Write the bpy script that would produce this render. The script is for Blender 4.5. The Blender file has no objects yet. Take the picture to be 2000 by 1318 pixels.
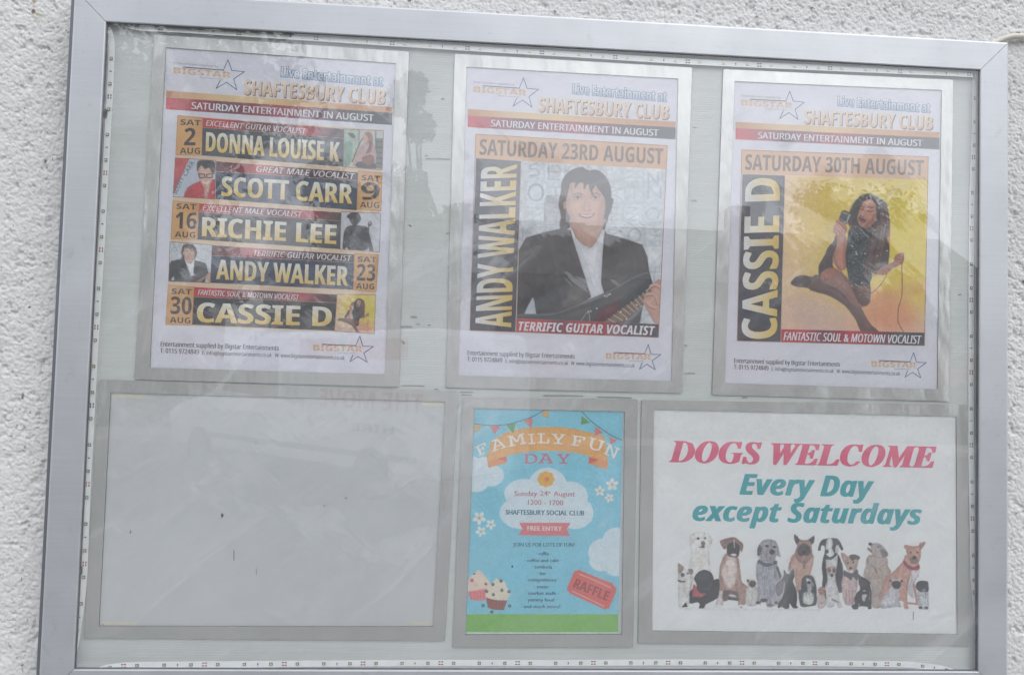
import bpy, math, random
import numpy as np
from mathutils import Matrix, Vector

S = bpy.context.scene
COL = S.collection
R_ = math.radians

# ------------------------------------------------------------ camera, sky, sun, exposure
def homog(src, dst):
    A = []
    for (x, y), (u, v) in zip(src, dst):
        A.append([x, y, 1, 0, 0, 0, -u * x, -u * y, -u]); A.append([0, 0, 0, x, y, 1, -v * x, -v * y, -v])
    return np.linalg.svd(np.array(A, float))[2][-1].reshape(3, 3)

# The board: clear opening 1.195 x 0.8335 m, its lower edge 1.25 m above the pavement,
# front face 45 mm proud of the wall.  World: x along the wall, -y out of it, z up.
OW, OH, Z0, FRONT = 1.195, 0.8335, 1.25, 0.045
F_PX = 1500.0
_h = homog([(0, OH), (OW, OH), (0, 0), (OW, 0)], [(x - 1000, 659 - y) for x, y in ((211, 43), (1919, 137), (143, 1307), (1912, 1311))])
_M = np.linalg.inv(np.diag([F_PX, F_PX, -1.0])) @ _h
_M = _M / ((np.linalg.norm(_M[:, 0]) + np.linalg.norm(_M[:, 1])) / 2)
if _M[2, 2] > 0: _M = -_M
_r1 = _M[:, 0] / np.linalg.norm(_M[:, 0]); _r2 = _M[:, 1] - _r1 * (_M[:, 1] @ _r1); _r2 /= np.linalg.norm(_r2)
RC = np.array([_r1, _r2, np.cross(_r1, _r2)]).T          # board axes -> camera axes
CP = -RC.T @ _M[:, 2]                                    # camera in board axes (right, up, out)
def board_to_world(v): return Vector((v[0], -v[2], v[1]))
camd = bpy.data.cameras.new('camera'); cam = bpy.data.objects.new('camera', camd); COL.objects.link(cam)
cx, cy, cz = [board_to_world(RC[i]) for i in range(3)]
camM = Matrix((cx, cy, cz)).transposed().to_4x4()
camM.translation = Vector((CP[0], -FRONT - CP[2], CP[1] + Z0))
cam.matrix_world = camM
camd.sensor_width = 36; camd.lens = 36 * F_PX / 2000; camd.clip_start = .02; camd.clip_end = 500
S.camera = cam

SUN_EL, SUN_AZ = R_(52), R_(145)      # behind the photographer, high, veiled by cloud
w = bpy.data.worlds.new('World'); S.world = w; w.use_nodes = True
nt = w.node_tree; bg = nt.nodes['Background']
sky = nt.nodes.new('ShaderNodeTexSky'); sky.sky_type = 'NISHITA'; sky.sun_disc = False
sky.sun_elevation = SUN_EL; sky.sun_rotation = SUN_AZ; sky.air_density = 1.0; sky.dust_density = 3.0; sky.ozone_density = 1.0
hs = nt.nodes.new('ShaderNodeHueSaturation'); hs.inputs['Saturation'].default_value = .42; hs.inputs['Value'].default_value = 1.0
nt.links.new(sky.outputs[0], hs.inputs['Color']); 
# a broken veil of pale cloud over the clear sky
tc = nt.nodes.new('ShaderNodeTexCoord'); cn = nt.nodes.new('ShaderNodeTexNoise'); cn.inputs['Scale'].default_value = 2.2; cn.inputs['Detail'].default_value = 6; cn.inputs['Distortion'].default_value = .6
nt.links.new(tc.outputs['Generated'], cn.inputs['Vector'])
cr = nt.nodes.new('ShaderNodeValToRGB'); cr.color_ramp.elements[0].position = .34; cr.color_ramp.elements[0].color = (.45, .45, .45, 1); cr.color_ramp.elements[1].position = .6; cr.color_ramp.elements[1].color = (.9, .9, .9, 1)
nt.links.new(cn.outputs[0], cr.inputs[0])
cm = nt.nodes.new('ShaderNodeMix'); cm.data_type = 'RGBA'; nt.links.new(cr.outputs[0], cm.inputs[0]); nt.links.new(hs.outputs[0], cm.inputs[6]); cm.inputs[7].default_value = (7.5, 7.7, 8.2, 1)
nt.links.new(cm.outputs[2], bg.inputs[0])
bg.inputs[1].default_value = .15
sd = bpy.data.lights.new('sun', 'SUN'); sd.energy = .5; sd.angle = R_(50); sd.color = (1, .98, .95)
sun = bpy.data.objects.new('sun', sd); COL.objects.link(sun)
_d = Vector((math.sin(SUN_AZ) * math.cos(SUN_EL), math.cos(SUN_AZ) * math.cos(SUN_EL), math.sin(SUN_EL)))
sun.rotation_euler = _d.to_track_quat('Z', 'Y').to_euler()
S.view_settings.view_transform = 'Standard'; S.view_settings.look = 'None'; S.view_settings.gamma = 1
S.view_settings.use_curve_mapping = False
S.view_settings.exposure = 0.70
S.cycles.max_bounces = 8; S.cycles.transparent_max_bounces = 12; S.cycles.use_denoising = True

# pixel of the photograph -> point at `depth` metres behind the board's front face
def at(p, depth):
    p = np.atleast_2d(np.array(p, float))
    d = np.stack([(p[:, 0] - 1000) / F_PX, (659 - p[:, 1]) / F_PX, -np.ones(len(p))], -1) @ RC
    t = (-depth - CP[2]) / d[:, 2]
    q = CP + d * t[:, None]
    return np.stack([q[:, 0], -FRONT - q[:, 2], q[:, 1] + Z0], -1)

# ------------------------------------------------------------ helpers
def lin(c):
    c = np.array(c, float) / 255.0
    return np.where(c <= .04045, c / 12.92, ((c + .055) / 1.055) ** 2.4)
def tag(o, label=None, cat=None, group=None, kind=None):
    if label: o['label'] = label
    if cat: o['category'] = cat
    if group: o['group'] = group
    if kind: o['kind'] = kind
    return o
def empty(name, loc, *a, **k):
    o = bpy.data.objects.new(name, None); COL.objects.link(o); o.location = loc; o.empty_display_size = .05
    return tag(o, *a, **k)
def link(name, me, parent=None, mat=None):
    o = bpy.data.objects.new(name, me); COL.objects.link(o)
    if mat is not None:
        for m in (mat if isinstance(mat, (list, tuple)) else [mat]): me.materials.append(m)
    if parent is not None:
        o.parent = parent
        L = Vector(parent.location); q = parent
        while q.parent: q = q.parent; L = L + Vector(q.location)
        me.transform(Matrix.Translation(-L))       # meshes are given in world coordinates
    return o
def mesh(name, V, F, parent=None, mat=None, smooth=False):
    me = bpy.data.meshes.new(name)
    me.from_pydata([tuple(map(float, v)) for v in V], [], F)
    if smooth: me.polygons.foreach_set('use_smooth', [True] * len(me.polygons))
    me.update()
    return link(name, me, parent, mat)
def gridmesh(name, P, parent=None, mat=None, keep=None, smooth=True, col=None):
    ny, nx = P.shape[:2]
    idx = np.arange(ny * nx).reshape(ny, nx)
    q = np.stack([idx[1:, :-1], idx[1:, 1:], idx[:-1, 1:], idx[:-1, :-1]], -1).reshape(-1, 4)
    if keep is not None: q = q[keep.reshape(-1)]
    me = bpy.data.meshes.new(name)
    me.vertices.add(ny * nx); me.vertices.foreach_set('co', P.reshape(-1).astype(np.float32))
    n = len(q)
    me.loops.add(n * 4); me.loops.foreach_set('vertex_index', q.reshape(-1).astype(np.int32))
    me.polygons.add(n); me.polygons.foreach_set('loop_start', np.arange(0, n * 4, 4, dtype=np.int32))
    me.polygons.foreach_set('use_smooth', np.full(n, smooth))
    me.update(calc_edges=True)
    if col is not None:
        a = me.color_attributes.new('ink', 'FLOAT_COLOR', 'POINT')
        a.data.foreach_set('color', col.reshape(-1).astype(np.float32))
    me.validate()
    return link(name, me, parent, mat)

class MB:                      # collects boxes, prisms and quads into one mesh
    def __init__(s): s.V = []; s.F = []; s.M = []
    def add(s, V, F, m=0):
        n = len(s.V); s.V += [tuple(v) for v in V]; s.F += [tuple(i + n for i in f) for f in F]; s.M += [m] * len(F)
    def box(s, a, b, m=0):
        x0, y0, z0 = a; x1, y1, z1 = b
        s.add([(x0, y0, z0), (x1, y0, z0), (x1, y1, z0), (x0, y1, z0), (x0, y0, z1), (x1, y0, z1), (x1, y1, z1), (x0, y1, z1)],
              [(3, 2, 1, 0), (4, 5, 6, 7), (0, 1, 5, 4), (1, 2, 6, 5), (2, 3, 7, 6), (3, 0, 4, 7)], m)
    def prism(s, pts, y0, y1, m=0, ax=1):
        # closed outline in two axes, extruded along the third
        n = len(pts)
        def v(p, t): return (p[0], t, p[1]) if ax == 1 else ((t, p[0], p[1]) if ax == 0 else (p[0], p[1], t))
        s.add([v(p, y0) for p in pts] + [v(p, y1) for p in pts],
              [tuple(range(n)), tuple(range(2 * n - 1, n - 1, -1))] + [(i, i + n, (i + 1) % n + n, (i + 1) % n) for i in range(n)], m)
    def build(s, name, mats, parent=None, bevel=0, smooth=False):
        me = bpy.data.meshes.new(name); me.from_pydata(s.V, [], s.F)
        me.polygons.foreach_set('material_index', s.M); me.update()
        import bmesh
        b = bmesh.new(); b.from_mesh(me); bmesh.ops.recalc_face_normals(b, faces=b.faces); b.to_mesh(me); b.free()
        if smooth: me.polygons.foreach_set('use_smooth', [True] * len(me.polygons))
        o = link(name, me, parent, mats)
        if bevel:
            md = o.modifiers.new('bevel', 'BEVEL'); md.width = bevel; md.segments = 2; md.limit_method = 'ANGLE'
        return o

# ------------------------------------------------------------ materials
def newmat(name):
    m = bpy.data.materials.new(name); m.use_nodes = True
    return m, m.node_tree, m.node_tree.nodes['Principled BSDF']
def N(nt, t, **k):
    n = nt.nodes.new(t)
    for a, b in k.items(): setattr(n, a, b)
    return n
def noise_into(nt, scale, detail=4, rough=.5, vec=None, dist=0):
    n = N(nt, 'ShaderNodeTexNoise'); n.inputs['Scale'].default_value = scale; n.inputs['Detail'].default_value = detail
    n.inputs['Roughness'].default_value = rough; n.inputs['Distortion'].default_value = dist
    if vec is not None: nt.links.new(vec, n.inputs['Vector'])
    return n
def ramp(nt, src, pts):
    r = N(nt, 'ShaderNodeValToRGB'); e = r.color_ramp.elements
    while len(e) < len(pts): e.new(.5)
    for i, (p, c) in enumerate(pts):
        e[i].position = p; e[i].color = (c[0], c[1], c[2], 1) if hasattr(c, '__len__') else (c, c, c, 1)
    nt.links.new(src, r.inputs[0]); return r
def mixc(nt, fac, a, b, mode='MIX'):
    m = N(nt, 'ShaderNodeMix', data_type='RGBA', blend_type=mode)
    for i, v in ((0, fac), (6, a), (7, b)):
        if isinstance(v, (int, float)): m.inputs[i].default_value = v
        elif isinstance(v, tuple): m.inputs[i].default_value = (*v, 1)
        else: nt.links.new(v, m.inputs[i])
    return m.outputs[2]
def bump(nt, src, strength, dist, nrm=None):
    b = N(nt, 'ShaderNodeBump'); b.inputs['Strength'].default_value = strength; b.inputs['Distance'].default_value = dist
    nt.links.new(src, b.inputs['Height'])
    if nrm is not None: nt.links.new(nrm, b.inputs['Normal'])
    return b.outputs[0]
def pos(nt, scale=(1, 1, 1)):
    g = N(nt, 'ShaderNodeNewGeometry'); m = N(nt, 'ShaderNodeMapping'); m.inputs['Scale'].default_value = scale
    nt.links.new(g.outputs['Position'], m.inputs[0]); return m.outputs[0]
def plain(name, c, rough=.6, metal=0, var=.06, scale=40, bmp=0):
    m, nt, p = newmat(name); c = tuple(c)
    n = noise_into(nt, scale, 5, .6, pos(nt))
    r = ramp(nt, n.outputs[0], [(.25, [x * (1 - var) for x in c]), (.75, [min(1, x * (1 + var)) for x in c])])
    nt.links.new(r.outputs[0], p.inputs['Base Color']); p.inputs['Roughness'].default_value = rough; p.inputs['Metallic'].default_value = metal
    if bmp: nt.links.new(bump(nt, n.outputs[0], 1, bmp), p.inputs['Normal'])
    return m

def m_render():
    m, nt, p = newmat('painted_roughcast')
    v = pos(nt)
    fine = noise_into(nt, 420, 5, .7, v); big = noise_into(nt, 5, 5, .6, v); mid = noise_into(nt, 60, 4, .6, v)
    c = ramp(nt, big.outputs[0], [(.3, (.60, .60, .592)), (.7, (.665, .665, .655))]).outputs[0]
    # grime lodged in the roughcast, specks and faint brown runs
    d = ramp(nt, noise_into(nt, 170, 3, .55, v).outputs[0], [(.60, 0), (.67, 1)])
    d2 = ramp(nt, mid.outputs[0], [(.48, .0), (.66, 1)])
    mu = N(nt, 'ShaderNodeMath', operation='MULTIPLY'); nt.links.new(d.outputs[0], mu.inputs[0]); nt.links.new(d2.outputs[0], mu.inputs[1])
    c = mixc(nt, mu.outputs[0], c, (.13, .10, .08))
    st = ramp(nt, noise_into(nt, 11, 4, .65, v).outputs[0], [(.66, 0), (.8, .5)])
    c = mixc(nt, st.outputs[0], c, (.46, .41, .31))
    # two rusty fixings bleeding brown down the wall
    gp = N(nt, 'ShaderNodeNewGeometry')
    for (px, py), rad, k, cc in (((68, 3), .011, .8, (.30, .25, .16)), ((67, 24), .005, .9, (.16, .09, .05)), ((76, 34), .012, .45, (.42, .38, .22)), ((640, 4), .006, .6, (.3, .2, .12))):
        q = at((px, py), FRONT)[0]
        sb = N(nt, 'ShaderNodeVectorMath', operation='SUBTRACT'); nt.links.new(gp.outputs['Position'], sb.inputs[0]); sb.inputs[1].default_value = (q[0], q[1], q[2])
        wob = N(nt, 'ShaderNodeVectorMath', operation='MULTIPLY'); nt.links.new(sb.outputs[0], wob.inputs[0]); wob.inputs[1].default_value = (1, 0, .7)
        ln = N(nt, 'ShaderNodeVectorMath', operation='LENGTH'); nt.links.new(wob.outputs[0], ln.inputs[0])
        dv = N(nt, 'ShaderNodeMath', operation='DIVIDE'); nt.links.new(ln.outputs['Value'], dv.inputs[0]); dv.inputs[1].default_value = rad
        ad = N(nt, 'ShaderNodeMath', operation='ADD'); nt.links.new(dv.outputs[0], ad.inputs[0]); nt.links.new(mid.outputs[0], ad.inputs[1])
        c = mixc(nt, ramp(nt, ad.outputs[0], [(.7, k), (1., 0)]).outputs[0], c, cc)
    nt.links.new(c, p.inputs['Base Color']); p.inputs['Roughness'].default_value = .85
    nt.links.new(bump(nt, fine.outputs[0], .8, .0016), p.inputs['Normal'])
    return m
def m_alu():
    m, nt, p = newmat('satin_anodised_aluminium')
    v = pos(nt)
    n = noise_into(nt, 900, 3, .6, v); big = noise_into(nt, 7, 5, .6, v)
    r = ramp(nt, big.outputs[0], [(.3, (.44, .457, .48)), (.7, (.50, .515, .535))])
    sp = ramp(nt, noise_into(nt, 160, 4, .65, v).outputs[0], [(.66, 0), (.76, .5)])
    brush = ramp(nt, noise_into(nt, 1, 4, .7, pos(nt, (5, 5, 420))).outputs[0], [(.35, .965), (.65, 1.02)])
    grime = ramp(nt, noise_into(nt, 30, 6, .75, v, 1.5).outputs[0], [(.58, 1.), (.74, .8)])
    cc = mixc(nt, .6, mixc(nt, 1., r.outputs[0], brush.outputs[0], 'MULTIPLY'), grime.outputs[0], 'MULTIPLY')
    nt.links.new(mixc(nt, sp.outputs[0], cc, (.25, .24, .23)), p.inputs['Base Color'])
    p.inputs['Metallic'].default_value = .5
    rr = ramp(nt, noise_into(nt, 18, 6, .7, v).outputs[0], [(.3, .38), (.7, .50)]); nt.links.new(rr.outputs[0], p.inputs['Roughness'])
    nt.links.new(bump(nt, n.outputs[0], .12, .0004), p.inputs['Normal'])
    return m
def m_silver():
    m, nt, p = newmat('silver_magnetic_sheet')
    v = pos(nt); 
    big = noise_into(nt, 9, 3, .5, v)
    r = ramp(nt, big.outputs[0], [(.25, (.56, .57, .55)), (.75, (.68, .685, .665))])
    nt.links.new(r.outputs[0], p.inputs['Base Color']); p.inputs['Metallic'].default_value = .6
    p.inputs['Roughness'].default_value = .27
    band = noise_into(nt, 1, 3, .5, pos(nt, (22, 1, 7)))
    nt.links.new(bump(nt, band.outputs[0], .8, .006, bump(nt, noise_into(nt, 600, 2, .5, v).outputs[0], .15, .0004)), p.inputs['Normal'])
    return m
def m_back():
    m, nt, p = newmat('ribbed_steel_backing')
    v = pos(nt)
    wv = N(nt, 'ShaderNodeTexWave', wave_type='BANDS', bands_direction='Z'); wv.inputs['Scale'].default_value = 95; wv.inputs['Distortion'].default_value = 1.2
    wv.inputs['Detail'].default_value = 2; wv.inputs['Detail Scale'].default_value = .3; nt.links.new(v, wv.inputs['Vector'])
    st = noise_into(nt, 1, 4, .6, pos(nt, (8, 8, 320)))
    big = noise_into(nt, 6, 5, .6, v)
    c = ramp(nt, big.outputs[0], [(.3, (.50, .535, .515)), (.7, (.60, .625, .615))]).outputs[0]
    c = mixc(nt, .12, c, ramp(nt, st.outputs[0], [(.35, .45), (.65, 1.)]).outputs[0], 'MULTIPLY')
    nt.links.new(c, p.inputs['Base Color']); p.inputs['Roughness'].default_value = .42; p.inputs['Metallic'].default_value = .0
    nt.links.new(bump(nt, wv.outputs[0], .16, .0006), p.inputs['Normal'])
    return m
def m_glass(name, k, warp, smear, haze=0.0):
    # clear sheet: transmits straight on, reflects by the Fresnel curve of both faces
    m, nt, p = newmat(name); nt.nodes.remove(p)
    out = nt.nodes['Material Output']
    fr = N(nt, 'ShaderNodeFresnel'); 
    gm = N(nt, 'ShaderNodeNewGeometry'); io = N(nt, 'ShaderNodeMix', data_type='FLOAT'); io.inputs[2].default_value = 1.5; io.inputs[3].default_value = 1 / 1.5
    nt.links.new(gm.outputs['Backfacing'], io.inputs[0]); nt.links.new(io.outputs[0], fr.inputs['IOR'])
    mu = N(nt, 'ShaderNodeMath', operation='MULTIPLY', use_clamp=True); mu.inputs[1].default_value = k; nt.links.new(fr.outputs[0], mu.inputs[0])
    gl = N(nt, 'ShaderNodeBsdfGlossy'); gl.inputs['Roughness'].default_value = .0 if warp == 0 else .02
    tr = N(nt, 'ShaderNodeBsdfTransparent'); tr.inputs[0].default_value = (.985, .99, .988, 1)
    mx = N(nt, 'ShaderNodeMixShader'); nt.links.new(mu.outputs[0], mx.inputs[0]); nt.links.new(tr.outputs[0], mx.inputs[1]); nt.links.new(gl.outputs[0], mx.inputs[2])
    v = pos(nt)
    if warp:
        vr0 = N(nt, 'ShaderNodeVectorRotate', rotation_type='Y_AXIS'); vr0.inputs['Angle'].default_value = -.7; nt.links.new(v, vr0.inputs['Vector'])
        mp0 = N(nt, 'ShaderNodeMapping'); mp0.inputs['Scale'].default_value = (9, 1, 40); nt.links.new(vr0.outputs[0], mp0.inputs[0])
        rip = noise_into(nt, 1, 3, .5, mp0.outputs[0], .5)
        b = bump(nt, noise_into(nt, 5, 2, .4, v).outputs[0], 1, warp, bump(nt, rip.outputs[0], 1, .0006)); nt.links.new(b, gl.inputs['Normal'])
    # dust and wiped smears; the film also paints in haze of the reflected sky
    df = N(nt, 'ShaderNodeBsdfDiffuse'); df.inputs[0].default_value = (.75, .76, .78, 1)
    g2 = N(nt, 'ShaderNodeNewGeometry'); mp = N(nt, 'ShaderNodeMapping'); mp.inputs['Rotation'].default_value = (0, math.radians(38), 0); mp.inputs['Scale'].default_value = (1, 1, 4.5)
    vr = N(nt, 'ShaderNodeVectorRotate', rotation_type='Y_AXIS'); vr.inputs['Angle'].default_value = .65; nt.links.new(g2.outputs['Position'], vr.inputs['Vector'])
    mp.inputs['Rotation'].default_value = (0, 0, 0); nt.links.new(vr.outputs[0], mp.inputs[0])
    s = noise_into(nt, 3.6, 8, .66, mp.outputs[0], 1.4)
    r = ramp(nt, s.outputs[0], [(.40, haze), (.58, haze * 1.4 + .01), (.68, smear)])
    m2 = N(nt, 'ShaderNodeMixShader'); nt.links.new(r.outputs[0], m2.inputs[0]); nt.links.new(mx.outputs[0], m2.inputs[1]); nt.links.new(df.outputs[0], m2.inputs[2])
    nt.links.new(m2.outputs[0], out.inputs[0])
    return m
def m_ink(name, paper=False):
    m, nt, p = newmat(name)
    a = N(nt, 'ShaderNodeVertexColor', layer_name='ink')
    v = pos(nt)
    fine = noise_into(nt, 420, 3, .7, v); big = noise_into(nt, 30, 4, .6, v)
    c = mixc(nt, .5, a.outputs[0], ramp(nt, fine.outputs[0], [(.3, .86), (.7, 1.08)]).outputs[0], 'MULTIPLY')
    c = mixc(nt, .5, c, ramp(nt, big.outputs[0], [(.3, .92), (.7, 1.04)]).outputs[0], 'MULTIPLY')
    nt.links.new(c, p.inputs['Base Color']); p.inputs['Roughness'].default_value = .6; p.inputs['Specular IOR Level'].default_value = .25
    wr = noise_into(nt, 9, 3, .55, v, .8)
    nt.links.new(bump(nt, wr.outputs[0], .6, .008), p.inputs['Normal'])
    return m
M_WALL = m_render(); M_ALU = m_alu(); M_SILVER = m_silver(); M_BACK = m_back()
M_GLASS = m_glass('door_glass', 2.5, 0, .22, .07); M_PVC = m_glass('clear_pvc_window', 2.6, .02, .06, .015)
M_INK = m_ink('printed_ink')
M_STRIP = plain('white_led_tape', (.84, .87, .86), .4, 0, .06, 60)
M_CHIP = plain('led_phosphor', (.70, .64, .40), .35, 0, .1, 300); M_CHIPB = plain('led_package', (.10, .09, .06), .4, 0, .2, 300)
M_COPPER = plain('copper_pad', (.36, .10, .05), .5, .2, .3, 300); M_TIN = plain('tinned_pad', (.10, .09, .10), .5, .2, .3, 300)
M_EDGE = plain('dark_magnet_edge', (.06, .058, .055), .7)
M_BLACK = plain('black_rubber', (.025, .025, .03), .6); M_TAPE = plain('aged_clear_tape', (.72, .70, .56), .35)
M_GREY = plain('grey_scuffed_metal', (.30, .31, .31), .6, .0, .3, 200); M_CASE = plain('grey_case_side', (.16, .17, .19), .5, .4)
# ---------------------------------------------------------------- printed pictures
# Each printed photograph or drawing is laid out as a fine mesh of ink cells whose
# colours come from the little painter below (soft polygons, ellipses and strokes).
def vnoise(x, y, seed=0):
    xi = np.floor(x).astype(np.int64); yi = np.floor(y).astype(np.int64)
    fx = x - xi; fy = y - yi
    fx = fx * fx * (3 - 2 * fx); fy = fy * fy * (3 - 2 * fy)
    def h(a, b):
        n = (a * 374761393 + b * 668265263 + seed * 974711) & 0xffffffff
        n = ((n ^ (n >> 13)) * 1274126177) & 0xffffffff
        return ((n ^ (n >> 16)) & 0xffff) / 65535.0
    return (h(xi, yi) * (1 - fx) + h(xi + 1, yi) * fx) * (1 - fy) + (h(xi, yi + 1) * (1 - fx) + h(xi + 1, yi + 1) * fx) * fy

def fbm(x, y, seed=0, n=4):
    a, s, t = .5, 0, 0
    for i in range(n):
        s = s + a * vnoise(x * 2 ** i, y * 2 ** i, seed + i); t += a; a *= .5
    return s / t

def spline(p, closed=True, n=5):
    p = np.array(p, float); m = len(p); out = []
    for i in (range(m) if closed else range(m - 1)):
        if closed: a, b, c, d = p[i - 1], p[i], p[(i + 1) % m], p[(i + 2) % m]
        else: a, b, c, d = p[max(i - 1, 0)], p[i], p[i + 1], p[min(i + 2, m - 1)]
        for k in range(n):
            t = k / n
            out.append(.5 * ((2 * b) + (c - a) * t + (2 * a - 5 * b + 4 * c - d) * t * t + (3 * b - a - 3 * c + d) * t ** 3))
    if not closed: out.append(p[-1])
    return np.array(out)

class Pic:
    def __init__(self, X, Y, col):
        self.X, self.Y = X, Y
        self.I = np.zeros(X.shape + (3,)); self.I[:] = np.array(col, float)
        self.o = (0, 0, 1); self.softk = 1.0; self.rk = 0; self.rr = 5; self.lump = 0
    def z(self, ox, oy, s): self.o = (ox, oy, s); return self
    def P(self, p): return np.array(p, float) / self.o[2] + np.array(self.o[:2])
    def _box(self, p, m):
        lo = p.min(0) - m; hi = p.max(0) + m
        return (self.X > lo[0]) & (self.X < hi[0]) & (self.Y > lo[1]) & (self.Y < hi[1])
    def _mix(self, sel, cov, col):
        col = np.array(col, float)
        cov = cov[:, None]
        self.I[sel] = self.I[sel] * (1 - cov) + col * cov
    def poly(self, p, col, soft=.8, a=1, smooth=True, tex=0):
        soft = soft * self.softk
        p = self.P(p)
        if smooth: p = spline(p)
        sel = self._box(p, soft * 2)
        x, y = self.X[sel], self.Y[sel]
        if not len(x): return
        d = np.full(x.shape, 1e9); ins = np.zeros(x.shape, bool)
        q = np.roll(p, -1, 0)
        for (ax, ay), (bx, by) in zip(p, q):
            ex, ey = bx - ax, by - ay; L = ex * ex + ey * ey + 1e-12
            t = np.clip(((x - ax) * ex + (y - ay) * ey) / L, 0, 1)
            d = np.minimum(d, (x - ax - t * ex) ** 2 + (y - ay - t * ey) ** 2)
            c = (ay > y) != (by > y)
            if ey != 0: ins ^= c & (x < ax + (y - ay) * ex / ey)
        d = np.sqrt(d) * np.where(ins, 1, -1)
        cov = np.clip(d / soft + .5, 0, 1) * a
        if tex: cov = cov * np.clip(1 - tex + 2 * tex * fbm(x / 3, y / 3, 7), 0, 1)
        if self.rk and len(x):
            col = np.array(col, float) * ((1 - self.rk * (1 - np.clip(d / self.rr, 0, 1)) ** 2) * (1 + self.lump * 2 * (fbm(x / 5, y / 7, 17, 3) - .5)))[:, None]
        self._mix(sel, cov, col)
    def ell(self, cx, cy, rx, ry, col, rot=0, soft=.8, a=1, tex=0):
        c = self.P((cx, cy)); rx /= self.o[2]; ry /= self.o[2]
        r = max(rx, ry) + soft * 2
        sel = (abs(self.X - c[0]) < r) & (abs(self.Y - c[1]) < r)
        x, y = self.X[sel] - c[0], self.Y[sel] - c[1]
        if not len(x): return
        t = math.radians(rot); u = x * math.cos(t) + y * math.sin(t); v = -x * math.sin(t) + y * math.cos(t)
        k = np.sqrt((u / rx) ** 2 + (v / ry) ** 2) + 1e-9
        d = (1 - k) * min(rx, ry)
        cov = np.clip(d / soft + .5, 0, 1) * a
        if tex: cov = cov * np.clip(1 - tex + 2 * tex * fbm(x / 2, y / 2, 3), 0, 1)
        self._mix(sel, cov, col)
    def line(self, p, w, col, soft=.7, a=1, smooth=True, taper=False):
        p = self.P(p)
        if smooth and len(p) > 2: p = spline(p, False)
        w = w / self.o[2]
        sel = self._box(p, w + soft * 2)
        x, y = self.X[sel], self.Y[sel]
        if not len(x): return
        d = np.full(x.shape, 1e9)
        n = len(p) - 1
        for i in range(n):
            (ax, ay), (bx, by) = p[i], p[i + 1]
            ex, ey = bx - ax, by - ay; L = ex * ex + ey * ey + 1e-12
            t = np.clip(((x - ax) * ex + (y - ay) * ey) / L, 0, 1)
            ww = w / 2 * (1 - .85 * (i + t) / n) if taper else w / 2
            d = np.minimum(d, np.hypot(x - ax - t * ex, y - ay - t * ey) - ww)
        self._mix(sel, np.clip(-d / soft + .5, 0, 1) * a, col)
    def shade(self, amp, sc, seed=1, sy=None):
        n = fbm(self.X / sc, self.Y / (sy or sc), seed) - .5
        self.I *= (1 + amp * n)[..., None]

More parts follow.
